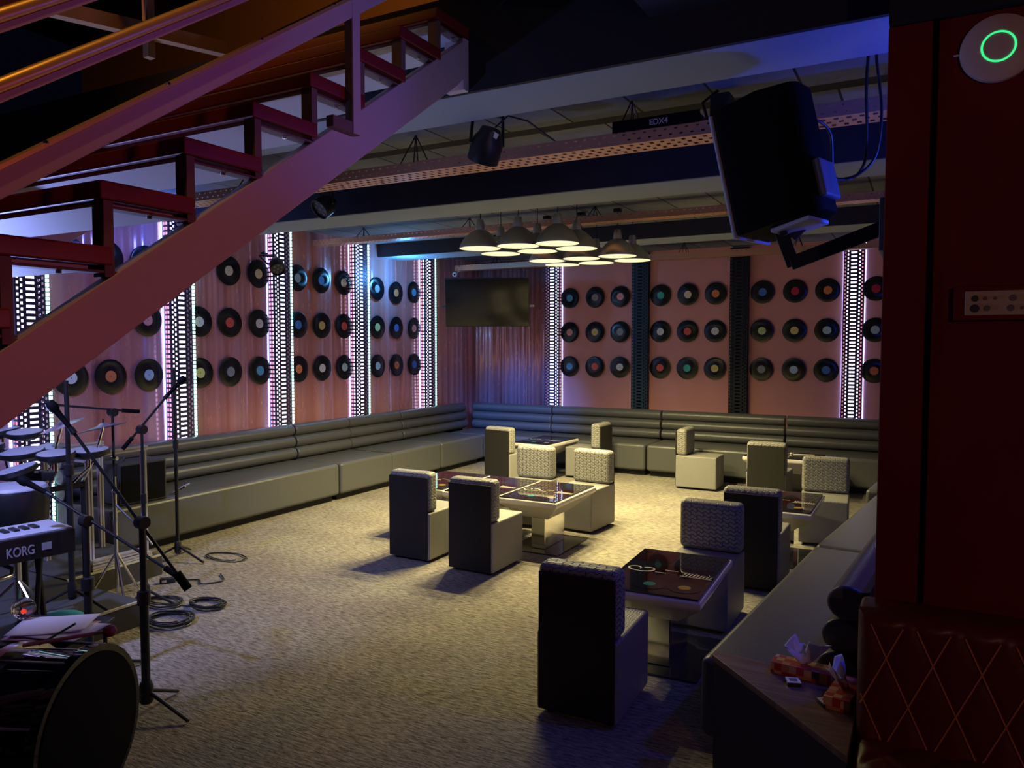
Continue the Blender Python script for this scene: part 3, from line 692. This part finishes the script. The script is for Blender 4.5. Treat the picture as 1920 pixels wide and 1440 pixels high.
flat((-.40, .02, .085), (-.335, .02, -.095), .05, .012).build('upright_arm', 'black', t, bevel=.002, seg=1)
flat((-.345, .02, -.085), (0, .0, .035), .055, .02).build('long_arm', 'black', t, bevel=.002, seg=1)
MB().tube([(-.345, .02, .02), (-.25, .02, .12)], .022, 12).build('swivel', 'black', t)
B(-.01, .02, -.33, .03, -.09, .09).build('wall_plate', 'grille', t, bevel=.002, seg=1)
def cable(pts, label, r=.006, n=8, m='cable'):
    P = [Vector(p) for p in pts]; out = []
    for i in range(len(P) - 1):
        p0, p1, p2, p3 = P[max(i - 1, 0)], P[i], P[i + 1], P[min(i + 2, len(P) - 1)]
        for k in range(n):
            u = k / n; out.append(.5 * ((2 * p1) + (p2 - p0) * u + (2 * p0 - 5 * p1 + 4 * p2 - p3) * u * u + (3 * p1 - p0 - 3 * p2 + p3) * u ** 3))
    out.append(P[-1]); o = MB().tube(out, r, 8).build('cable', m, smooth=True); return tag(o, label, 'cable')
cable([(-.43, 3.30, 2.56), (-.40, 3.36, 2.565), (-.365, 3.42, 2.52), (-.362, 3.5, 2.385), (-.33, 3.5, 2.355), (-.26, 3.5, 2.37), (-.20, 3.5, 2.44), (-.18, 3.45, 2.60), (-.20, 3.38, 2.80), (-.20, 3.34, 2.95)], 'black cable looping from the loudspeaker up to the ceiling by the red wall')
cable([(-.215, 3.33, 2.95), (-.235, 3.40, 2.72), (-.235, 3.5, 2.50), (-.25, 3.52, 2.40), (-.30, 3.52, 2.355), (-.38, 3.42, 2.345)], 'second thin black cable hanging beside the loudspeaker loop')

# ================================================================ RED WALL FITTINGS
t = thing('wireless_access_point', 'round white device with a glowing green ring high on the red wall', 'wifi device', (.168, 2.744, 2.545))
mxr = Matrix.Rotation(R(90), 4, 'X')
MB().lathe([(.092, 0), (.100, .008), (.098, .018), (.080, .027), (.040, .031), (0, .032)], 48, mx=mxr).build('housing', 'apwhite', t, smooth=True)
MB().lathe([(.040, .0305), (.0405, .0325), (.0455, .0318), (.046, .0300), (.040, .0305)], 48, mx=mxr).build('status_ring', 'apring', t, smooth=True)
MB().tube([(-.098, -.004, .0), (-.115, -.002, .0)], .003, 6).build('cable_stub', 'whiteprint', t)
t = thing('switch_panel', 'cream socket and switch plate in a red frame low on the red wall', 'switch', (.19, 2.744, 1.785))
B(-.118, .13, -.028, 0, -.052, .052).build('surround_frame', 'redwall', t, bevel=.003, seg=1)
B(-.088, .112, -.034, -.0285, -.037, .037).build('cover_plate', 'cream', t, bevel=.003, seg=2)
for i, (x, z, r) in enumerate(((-.062, .014, .010), (-.035, .014, .006), (-.010, .014, .005), (.035, .014, .010), (-.062, -.016, .013), (-.030, -.016, .009), (.030, -.016, .010), (.060, -.016, .005))):
    MB().lathe([(r, .034), (r * .9, .038), (0, .038)], 14, mx=Matrix.Translation((x, 0, z)) @ mxr).build('knob', 'black' if i in (0, 4) else 'brown', t)

# ================================================================ DIAMOND BENCH
t = thing('quilted_bench', 'dark red leather bench with diamond-quilted back against the red wall', 'bench', (-.165, 2.55, 0))
Wb, z0, z1 = 1.75, .40, .835; dw, dh = .125, .28
def dist(x, z):
    a = (x / dw + z / dh) % 1.0; b = (x / dw - z / dh) % 1.0
    return min(a, 1 - a), min(b, 1 - b)
nx, nz = 180, 64; vs = []; fs = []
for j in range(nz + 1):
    for i in range(nx + 1):
        x = Wb * i / nx; z = z0 + (z1 - z0) * j / nz
        a, b = dist(x - .02, z); e = min(1, x / .035, (z1 - z) / .035); p = .010 * (min(1, a * 4.5) * min(1, b * 4.5)) ** .55
        rim = (1 - (1 - max(e, 0)) ** 2) ** .5
        vs.append((x, .02 - p * min(1, e) - .02 * rim + .02 * (1 - rim), z))
for j in range(nz):
    for i in range(nx): a = j * (nx + 1) + i; fs.append((a, a + 1, a + nx + 2, a + nx + 1))
mb = MB().add(vs, fs); mb.build('quilted_backrest', 'bench', t, smooth=True)
B(0, Wb, .03, .175, .06, z1).build('backrest_board', 'bench', t, bevel=.02, seg=3)
mb = MB()
def seam(x0, za, x1, zb):
    pts = []
    for k in range(61):
        x = x0 + (x1 - x0) * k / 60; z = za + (zb - za) * k / 60
        if .012 < x < Wb - .02 and z0 < z < z1 - .03: pts.append((x, -.0065, z))
    if len(pts) > 1: mb.tube(pts, .0026, 6)
for k in range(-8, 24):
    for s in (1, -1):
        x_at = lambda z: .02 + (k - s * z / dh) * dw
        seam(x_at(z0), z0, x_at(z1), z1)
mb.build('diamond_seams', 'seamglint', t)
vs = []; fs = []; ny = 50
for j in range(ny + 1):
    for i in range(nx + 1):
        x = Wb * i / nx; y = -.50 + .50 * j / ny
        a, b = dist(x - .02, y * 1.6); e = min(1, x / .035, (y + .50) / .05); rim = (1 - (1 - max(e, 0)) ** 2) ** .5
        vs.append((x, y, .43 + .012 * (min(1, a * 4.5) * min(1, b * 4.5)) ** .6 * e - .03 * (1 - rim)))
for j in range(ny):
    for i in range(nx): a = j * (nx + 1) + i; fs.append((a, a + 1, a + nx + 2, a + nx + 1))
mb = MB().add(vs, fs).box(.002, Wb - .002, -.498, .02, .08, .40); mb.build('quilted_seat', 'bench', t, smooth=True)
B(.04, Wb - .04, -.44, .15, 0, .08).build('plinth', 'plinth', t)

# ================================================================ WOOD COUNTER, TISSUES, PHONES
poly = [(-.705, 2.925), (-.194, 2.397), (-.172, 2.375), (-.172, 2.73), (-.135, 2.735), (-.135, 2.915), (-.70, 2.965)]
t = thing('corner_counter', 'low dark wood corner counter between the right sofa and the quilted bench', 'counter', (-.3, 2.75, 0))
pl = [(x + .3, y - 2.75) for x, y in poly]; cx = sum(p[0] for p in pl) / len(pl); cy = sum(p[1] for p in pl) / len(pl)
MB().prism(pl, .425, .45, 'z').build('wood_top', 'wood', t, bevel=.002, seg=1)
MB().prism([(cx + (x - cx) * .97, cy + (y - cy) * .97) for x, y in pl], .0, .425, 'z').build('side_panels', 'counterside', t)
def tissue_box(label, loc, rz):
    t = thing('tissue_box', label, 'tissue box', loc, rz, 'tissue boxes on the corner counter')
    B(-.105, .105, -.042, .042, 0, .042).build('carton', 'check', t, bevel=.0015, seg=1)
    vs = []; fs = []; n = 14
    for j in range(7):
        h = j / 6
        for i in range(n):
            a = 2 * math.pi * i / n; r = (.010 + .034 * h ** .8) * (1 + .5 * math.sin(2 * a + .8) * h + .42 * math.sin(3 * a + 2 * h) + .15 * math.sin(5 * a))
            vs.append((r * math.cos(a) * 1.2, r * math.sin(a) * .7 + .030 * h * h, .043 + .060 * h + .022 * h * math.sin(2 * a + 2.2) + .012 * h * math.sin(5 * a)))
    for j in range(6):
        for i in range(n): fs.append((j * n + i, j * n + (i + 1) % n, (j + 1) * n + (i + 1) % n, (j + 1) * n + i))
    MB().add(vs, fs).build('tissue', 'tissue', t, smooth=True, solid=.0008)
    return t
tissue_box('patchwork tissue box with a white tissue, the left one on the wood counter', (-.365, 2.893, .45), R(-6))
tissue_box('red tissue box partly hidden behind the quilted bench', (-.215, 2.76, .45), R(82))
t = thing('card_packet', 'small square packet with grey print on the counter, nearest the bench', 'packet', (-.262, 2.690, .45), R(35), 'small packets on the counter')
B(-.024, .024, -.024, .024, 0, .014).build('packet_body', 'black', t, bevel=.002, seg=1); B(-.023, .023, -.023, .023, .0141, .0155).build('white_top', 'tissue', t); B(-.013, .013, -.010, .012, .0156, .0165).build('grey_print', 'grille', t)
dup(t, (-.385, 2.800, .45), R(20), 'small packet with a white corner tucked in front of the left tissue box')

# ================================================================ STAGE PLATFORMS
def platform(label, x0, x1, y0, y1):
    t = thing('stage_platform', label, 'platform', (x0, y0, 0), 0, 'low stage platforms')
    B(0, x1 - x0, 0, y1 - y0, 0, .138).build('carpeted_body', 'platform', t, bevel=.003, seg=1)
    B(.004, x1 - x0 - .012, .004, y1 - y0 - .004, .1385, .148).build('carpet_top', 'platformtop', t)
    B(x1 - x0 - .012, x1 - x0 + .002, 0, y1 - y0, .138, .150).build('edge_trim', 'edge', t)
platform('low black stage platform under the keyboard, nearer to us', -6.2, -4.03, 1.0, 2.83)
platform('low black stage platform under the aluminium rack, farther back', -6.2, -4.80, 2.84, 3.53)

# ================================================================ MIC STANDS
def boomstand(label, base, h, boom_a, boom_b, legs, r=.0105, mic=True, tipr=.013, collar=None, base_r=.025):
    """base=(x,y) on z0; pole to height h; boom through clamp from a to b"""
    x, y, z0 = base; t = thing('microphone_stand', label, 'microphone stand', (x, y, z0), 0, 'microphone stands on the left')
    MB().tube([(0, 0, .06), (0, 0, (h - z0) * .62)], r * 1.35, 12).build('lower_tube', 'black', t, smooth=True)
    MB().tube([(0, 0, (h - z0) * .60), (0, 0, h - z0)], r, 12).build('pole', 'black', t, smooth=True)
    MB().lathe([(r * 1.2, -.035), (r * 2, -.03), (r * 2, .03), (r * 1.2, .035)], 14, (0, 0, (h - z0) * .61)).build('height_clutch', 'black', t, smooth=True)
    MB().lathe([(r * 1.6, .05), (base_r, .06), (base_r, .13), (r * 1.6, .15)], 14).build('leg_hub', 'black', t, smooth=True)
    for (lx, ly) in legs:
        MB().tube([(0, 0, .11), (lx * .9, ly * .9, .022), (lx, ly, .012)], .0085, 8).build('leg', 'black', t, smooth=True)
    if boom_a is not None:
        a = Vector(boom_a) - Vector((x, y, z0)); b = Vector(boom_b) - Vector((x, y, z0))
        o = MB().tube([a, b], .0075, 10).build('boom_arm', 'black', t, smooth=True)
        d = (b - a).normalized(); MB().tube([b - d * .09, b], tipr, 12).build('counterweight', 'blackmatte', t, smooth=True)
        c = Vector((0, 0, h - z0)); MB().tube([c - Vector((.022, 0, 0)), c + Vector((.022, 0, 0))], .028, 14).build('boom_clutch', 'black', t, smooth=True)
        if mic:
            cl = a; mdir = (a - b).normalized(); MB().tube([cl, cl + mdir * .03], .014, 10).build('microphone_clip', 'black', t, smooth=True)
            m = ortho(cl + mdir * .02, mdir + Vector((0, 0, -.1)), (0, 0, 1)) @ Matrix.Rotation(R(90), 4, 'Y')
            MB().lathe([(0, 0), (.010, 0), (.012, .05), (.015, .11), (.022, .12), (.024, .14), (.019, .16), (0, .168)], 16, mx=m).build('microphone', 'blackmatte', t, smooth=True)
    return t
def legs3(l, a0): return [(l * math.cos(R(a0 + 120 * k)), l * math.sin(R(a0 + 120 * k))) for k in range(3)]
boomstand('large black boom stand in the foreground left, arm slanting down to the right', (-3.035, 2.135, 0), .87, (-3.34, 2.03, 1.26), (-2.885, 2.25, .56), [(.24, .03), (-.05, .20), (.10, -.25)], r=.014, tipr=.02, base_r=.03)
boomstand('thin black boom stand whose microphone points up right, behind the foreground stand', (-4.30, 3.04, 0), 1.127, (-4.18, 3.12, 1.321), (-4.403, 2.98, 1.005), legs3(.18, 30), r=.009)
boomstand('straight black microphone stand beside the left sofa end', (-5.02, 3.83, 0), 1.47, None, None, [(.26, .02), (-.14, .22), (-.10, -.22)], r=.010)
boomstand('black stand with arm slanting down right from the keyboard', (-3.575, 2.215, 0), .80, (-3.73, 2.145, .92), (-3.17, 2.43, .52), legs3(.27, 80), r=.015, tipr=.015)
boomstand('tall black stand in front of the drum pads, reaching above the cymbals', (-4.27, 2.555, .15), 1.455, None, None, legs3(.25, 10), r=.013)
t = thing('microphone_stand', 'chrome-legged stand whose black boom arm lies level above the right cymbal', 'microphone stand', (-4.62, 3.06, 0), 0, 'microphone stands on the left')
MB().tube([(0, 0, .04), (0, 0, .80)], .012, 10).build('lower_tube', 'chrome', t, smooth=True); MB().tube([(0, 0, .78), (0, 0, 1.22)], .009, 10).build('pole', 'black', t, smooth=True)
MB().tube([(-.10, -.40, 1.30), (.01, .01, 1.235), (.05, .12, 1.22)], .0075, 10).build('boom_arm', 'black', t, smooth=True)
MB().tube([(.025, .05, 1.229), (.06, .15, 1.215)], .013, 10).build('counterweight', 'blackmatte', t, smooth=True)
MB().tube([(-.02, 0, 1.22), (.025, 0, 1.22)], .027, 12).build('boom_clutch', 'black', t, smooth=True)
MB().tube([(0, 0, .62), (.12, .05, .50), (.24, .09, .36)], .007, 8).build('brace', 'chrome', t)
for z in (.70, .92): MB().tube([(-.02, 0, z), (.035, 0, z)], .012, 8).build('clamp', 'chrome', t)
for lx, ly in legs3(.17, 100): MB().tube([(0, 0, .30), (lx, ly, .012)], .008, 8).build('leg', 'chrome', t)

# ================================================================ DRUM PADS, CYMBALS
KO = Vector((-4.9, 2.65, .15))
kit = thing('electronic_drum_kit', 'electronic drum kit of grey pads and two cymbals on a rack at far left', 'drum kit', KO)
def pad(loc, r, tiltx, tilty, thick=.045):
    mx = Matrix.Translation(Vector(loc) - KO) @ Matrix.Rotation(R(tiltx), 4, 'X') @ Matrix.Rotation(R(tilty), 4, 'Y')
    o = MB().lathe([(0, -thick), (r * .6, -thick), (r * .98, -thick * .5), (r, -.004), (r, .004), (r * .96, .006)], 32, mx=mx).build('drum_pad', 'black', kit, smooth=True)
    MB().lathe([(r * .95, .002), (r * .94, .009), (0, .010)], 32, mx=mx).build('playing_head', 'drumhead', o, smooth=True)
    l = Vector(loc) - KO
    MB().tube([l + Vector((0, 0, -thick)), l + Vector((0, .0, -thick - .06)), (l.x * .7, l.y * .7, .62)], .009, 8).build('pad_arm', 'chrome', o)
for loc, r, tx, ty in (((-5.33, 2.76, 1.089), .10, 8, -6), ((-5.15, 2.80, 1.085), .106, 5, 4), ((-5.05, 2.50, 1.02), .115, 10, -8), ((-4.90, 2.64, .995), .129, 6, 2), ((-5.02, 2.90, .985), .09, 4, 6),
                       ((-4.64, 2.70, .993), .108, 5, 3), ((-4.68, 2.935, .982), .118, 3, 2), ((-4.64, 2.47, .93), .11, 14, -6)): pad(loc, r, tx, ty)
M['cym'] = mat('grey_cymbal', (.5, .45, .55), .3, .7)
for loc, r, tx, ty in (((-4.87, 2.88, 1.145), .13, 18, -10), ((-4.66, 3.02, 1.13), .148, 6, -12)):
    l = Vector(loc) - KO; mx = Matrix.Translation(l) @ Matrix.Rotation(R(tx), 4, 'X') @ Matrix.Rotation(R(ty), 4, 'Y')
    o = MB().lathe([(0, .022), (.012, .022), (.025, .014), (.035, .008), (r, -.008), (r, -.010), (.035, .005), (0, .018)], 40, mx=mx).build('cymbal', 'cym', kit, smooth=True)
    MB().tube([l + Vector((0, 0, -.004)), l + Vector((0, 0, .05))], .005, 8).build('wing_nut', 'black', o)
    MB().tube([l, l + Vector((-.03, -.04, -.20)), (l.x * .7, l.y * .7, .62)], .008, 8).build('cymbal_arm', 'chrome', o)
o = B(-.11, .11, -.05, .05, 0, .05).xf(Matrix.Translation((.26, -.09, .70)) @ Matrix.Rotation(R(60), 4, 'Z')).build('drum_module', 'black', kit, bevel=.004, seg=1)
for i, mm in enumerate(('redlight', 'whiteprint', 'grille', 'whiteprint', 'chrome')): MB().lathe([(.009, 0), (.008, .012), (0, .013)], 12, mx=Matrix.Translation((.26, -.09, .75)) @ Matrix.Rotation(R(60), 4, 'Z') @ Matrix.Translation((-.08 + .04 * i, -.01, 0))).build('button', mm, o)
MB().tube([(-.30, .10, .62), (-.1, -.1, .62), (.20, -.12, .62), (.22, .24, .62)], .018, 10).build('rack_tube', 'black', kit, smooth=True)
for p in ((-.30, .10), (.20, -.12), (.22, .24)): MB().tube([(*p, .64), (*p, 0)], .018, 10).build('rack_post', 'black', kit)
t = thing('floor_drum', 'round black drum with pale head at the left edge below the pads', 'drum', (-4.42, 2.34, .15))
MB().lathe([(.02, .36), (.10, .40), (.155, .50), (.165, .62), (.168, .70), (.160, .715)], 36).build('shell', 'black', t, smooth=True)
MB().lathe([(.162, .712), (.150, .728), (0, .732)], 36).build('playing_head', 'drumhead', t, smooth=True)
MB().tube([(0, 0, 0), (0, 0, .38)], .02, 10).build('support_rod', 'chrome', t)
for lx, ly in legs3(.2, 0): MB().tube([(0, 0, .2), (lx, ly, .01)], .009, 8).build('leg', 'chrome', t)
# aluminium profile rack
t = thing('aluminium_rack', 'silver aluminium profile rack frame at the back of the stage', 'rack', (-4.86, 3.04, .15))
def prof(mb, a, b, s=.032):
    a, b = Vector(a), Vector(b); m = ortho(a, b - a, (0, 0, 1) if abs((b - a).normalized().z) < .9 else (1, 0, 0)); l = (b - a).length
    for k in (-1, 1):
        for q in (-1, 1): mb.box(0, l, k * s * .32 - s * .17, k * s * .32 + s * .17, q * s * .32 - s * .17, q * s * .32 + s * .17, m)
    mb.box(0, l, -s * .2, s * .2, -s * .2, s * .2, m)
for nm, a, b in (('post', (0, 0, 0), (0, 0, .76)), ('post', (0, .40, 0), (0, .40, .76)), ('post', (-.5, 0, 0), (-.5, 0, .76)), ('post', (-.5, .40, 0), (-.5, .40, .76)),
                 ('top_bar', (0, -.03, .775), (0, .43, .775)), ('top_bar', (-.5, -.03, .775), (-.5, .43, .775)), ('cross_bar', (-.5, 0, .74), (0, 0, .74)), ('foot_bar', (.035, -.02, .02), (.035, .42, .02)), ('foot_bar', (.035, -.02, .06), (.035, .36, .06))):
    mb = MB(); prof(mb, a, b); mb.build(nm, 'rack', t)
# ================================================================ KEYBOARD
A = Vector((-3.543 - .0, 2.122, .789)) ; 
p0 = Vector((-3.85, 1.94, .735)); p1 = Vector((-3.80, 2.295, .728))
t = thing('synthesizer_keyboard', 'black keyboard with large grey lettering on its rear, at the left edge', 'keyboard', (-3.80, 2.30, 0), math.atan2(-.36, -.05))
# local x runs towards the viewer along the rear face, local y into the body (away from us to the left)
mb = MB(); mb.box(0, 1.0, -.30, 0, .60, .72); mb.build('case', 'black', t, bevel=.006, seg=2)
B(.01, .98, -.285, -.015, .7205, .728).build('top_panel', 'drumhead', t)
mb = MB()
for k in range(16): mb.box(.12 + k * .045, .145 + k * .045, -.20, -.12, .728, .738)
mb.build('black_keys', 'black', t)
mxk = ortho((.318, .0008, .632), (-1, 0, 0), (0, 1, 0))
text('KORG', .066, 'logo', t, mxk, sx=.68)
B(.115, .160, .0002, .0018, .640, .676).build('model_plate', 'logo', t)
for x in (.12, .90):
    MB().tube([(x, -.17, .60), (x, -.05, .01)], .014, 8).build('cross_leg', 'black', t); MB().tube([(x + .03, -.05, .60), (x + .03, -.17, .01)], .014, 8).build('cross_leg', 'black', t)
MB().tube([(.95, .03, .545), (.40, .03, .54), (.30, .0, .545), (.27, -.06, .56), (.30, -.12, .58), (.40, -.13, .60)], .012, 12).build('bent_chrome_tube', 'chrome', t, smooth=True)
# ================================================================ BASS DRUM (foreground left)
cx, cy, rr = -2.62, 1.60, .27
t = thing('bass_drum', 'big black bass drum lying on its rim at the bottom left corner', 'drum', (-2.47, 1.53, 0))
ax = Vector((.914, .407, 0)).normalized(); mxd = ortho((0, 0, rr + .07), ax, (0, 0, 1)) @ Matrix.Rotation(R(90), 4, 'Y')
MB().lathe([(rr - .008, -.30), (rr - .008, .0)], 48, mx=mxd).build('shell', 'glossblack', t, smooth=True)
for z in (-.29, -.02): MB().lathe([(rr - .01, z - .02), (rr + .012, z - .02), (rr + .014, z + .02), (rr - .01, z + .02), (rr - .01, z - .02)], 48, mx=mxd).build('hoop', 'chrome' if z < -.1 else 'glossblack', t, smooth=True)
MB().lathe([(rr - .01, .004), (0, .006)], 48, mx=mxd).build('drum_head', 'blackmatte', t, smooth=True)
MB().lathe([(0, -.315), (rr - .01, -.312)], 48, mx=mxd).build('drum_head', 'blackmatte', t, smooth=True)
for k in range(8):
    a = k * math.pi / 4 + .3; d = mxd.to_3x3() @ Vector((math.cos(a), math.sin(a), 0)); c = Vector((0, 0, rr + .07)) + d * (rr + .012)
    MB().tube([c - ax * .28, c - ax * .03], .005, 6).build('tension_rod', 'chrome', t)
for s in (-1, 1):
    n = ax.cross(Vector((0, 0, 1))) * s; MB().tube([n * .22 + Vector((0, 0, .25)) - ax * .15, n * .34 - ax * .1 + Vector((0, 0, .012))], .009, 8).build('spur_leg', 'chrome', t)
MB().tube([Vector((0,0,.02)) - ax * .3, Vector((0,0,.02)) - ax * .05], .03, 8).build('rest', 'black', t)
# papers on a small music table, glass ball, sticks
t = thing('music_table', 'small black table carrying the papers above the bass drum', 'table', (-3.27, 1.86, 0), R(25))
B(-.20, .20, -.20, .14, .43, .445).build('table_top', 'black', t, bevel=.003, seg=1)
for sx in (-1, 1):
    for sy in (-.17, .11): MB().tube([(sx * .17, sy, .43), (sx * .17, sy, .005)], .009, 8).build('leg', 'black', t)
for i, (dx, dy, rz, mm, lab) in enumerate(((-.02, .0, 8, 'pinkpaper', 'pink sheet of paper sticking out under the white sheets'), (.03, .015, -6, 'paper', 'white sheet of paper in the middle of the small heap'), (-.04, .02, 20, 'paper', 'bluish white sheet lying on top of the paper heap'))):
    vs = []; fs = []; n = 10
    for a in range(n + 1):
        for b in range(n + 1):
            x = -.15 + .30 * a / n; y = -.105 + .21 * b / n
            vs.append((x, y, .006 * i + .0045 * (1 + math.sin(x * 14 + i) * math.cos(y * 11 + i * 2)) * (.4 + .6 * abs(x) / .15)))
    for a in range(n):
        for b in range(n): q = a * (n + 1) + b; fs.append((q, q + 1, q + n + 2, q + n + 1))
    o = MB().add(vs, fs).build('paper_sheet', mm, smooth=True, solid=.0006); o.location = (-3.19 + dx, 1.83 + dy, .449 + i * .002); o.rotation_euler = (0, 0, R(rz + 20)); tag(o, lab, 'paper', 'sheets of paper')
t = thing('glass_globe', 'shiny glass globe with a red glint at the left edge above the papers', 'glass globe', (-3.42, 1.83, .445))
MB().lathe([(0, 0), (.035, 0), (.03, .012), (.012, .022)], 24).build('foot', 'black', t, smooth=True)
pf = [(.048 * math.sin(a), .066 - .048 * math.cos(a)) for a in [math.pi * (i + .5) / 17 for i in range(17)]]
MB().lathe([(0, .018)] + pf + [(0, .114)], 32).build('globe', 'glass', t, smooth=True)
MB().lathe([(0, .050), (.007, .053), (.008, .060), (0, .066)], 16).build('red_glint', 'redlight', t, smooth=True)  # glowing bead stands in for the red reflection in the glass
t = thing('drum_mallet', 'pinkish wooden mallet with a round dark head lying across the bass drum', 'mallet', (-2.70, 1.47, .625))
MB().tube([(.0, -.03, 0), (.24, .11, .045)], .0065, 8).build('shaft', 'pinkwood', t, smooth=True)
MB().lathe([(0, -.022), (.016, -.016), (.023, 0), (.016, .016), (0, .022)], 16, (.255, .118, .048)).build('mallet_head', 'tread', t, smooth=True)
o = MB().tube([(-2.66, 1.47, .625), (-2.545, 1.53, .70)], .004, 8).build('green_stick', 'green', smooth=True); tag(o, 'thin green stick leaning out of the bass drum beside the mallet', 'stick')
o = MB().lathe([(0, 0), (.08, .002), (.095, .02), (.06, .045), (0, .055)], 20, mx=Matrix.Diagonal((1.4, .7, 1, 1))).build('turquoise_case', 'turq', smooth=True); o.location = (-4.12, 2.40, .149); o.rotation_euler = (0, 0, R(40)); tag(o, 'flat turquoise case lying on the near stage platform', 'case')
# ================================================================ AMP ON SOFA, COILS
t = thing('guitar_amplifier', 'black box amplifier standing on the left sofa beside the drum kit', 'amplifier', (-5.58, 3.86, .402), R(-4))
B(-.14, .14, -.20, .20, 0, .33).build('cabinet', 'amp', t, bevel=.012, seg=2)
B(.141, .146, -.18, .18, .02, .31).build('grille_cloth', 'blackmatte', t)
MB().tube([(0, -.08, .33), (0, -.07, .352), (0, .07, .352), (0, .08, .33)], .008, 8).build('handle', 'black', t)
t = thing('chrome_pedal', 'small chrome clamp hardware lying on the sofa beside the amplifier', 'hardware', (-5.50, 4.22, .402))
for k in range(5): MB().tube([(-.05 + .025 * k, -.03, .01 + .012 * k), (-.03 + .025 * k, .05, .05 + .008 * k)], .006, 8).build('rod', 'chrome', t)
MB().tube([(-.06, 0, .012), (.08, 0, .07)], .009, 8).build('spine', 'black', t)
def coil(label, c, r, n, sq=.75, tail=None, h=.004):
    rnd = random.Random(hash(label) % 1000 if False else len(label)); pts = []
    for i in range(n * 20):
        a = 2 * math.pi * i / 20; rr = r * (.88 + .16 * rnd.random() * .4 + .10 * math.sin(a * .37)); pts.append((c[0] + rr * math.cos(a) + .012 * math.sin(i * .11), c[1] + sq * rr * math.sin(a), .006 + h * i / 20 + .003 * math.sin(a * 2)))
    if tail: pts = [tuple(q) for q in tail] + pts
    return tag(MB().tube(pts, .0042, 6).build('coiled_cable', 'cable', smooth=True), label, 'cable', 'coiled cables on the carpet')
coil('neatly coiled black cable lying apart on the carpet, rightmost coil', (-3.965, 3.23), .13, 6, .7, [(-4.45, 3.10, .006), (-4.30, 3.10, .006), (-4.12, 3.14, .006)])
coil('thick heap of coiled black cable beside the near stage platform', (-3.93, 2.93), .15, 8, .8)
coil('coil of black cable between the two stage platforms', (-4.25, 3.12), .14, 5, .7)
coil('loose thin cable loop behind the straight stand by the sofa', (-4.75, 4.05), .20, 2, .5, h=.002)
t = thing('power_adapter', 'black plug with a white label on the carpet beside the platform', 'plug', (-4.60, 3.42, 0), R(50))
B(-.05, .05, -.025, .025, 0, .035).build('housing', 'black', t, bevel=.006, seg=2); B(-.035, -.005, -.0262, -.025, .008, .026).build('white_label', 'whiteprint', t)
cable([(-4.57, 3.44, .012), (-4.45, 3.55, .008), (-4.35, 3.50, .008), (-4.28, 3.62, .008), (-4.42, 3.72, .008)], 'black lead trailing from the plug across the carpet', .005)
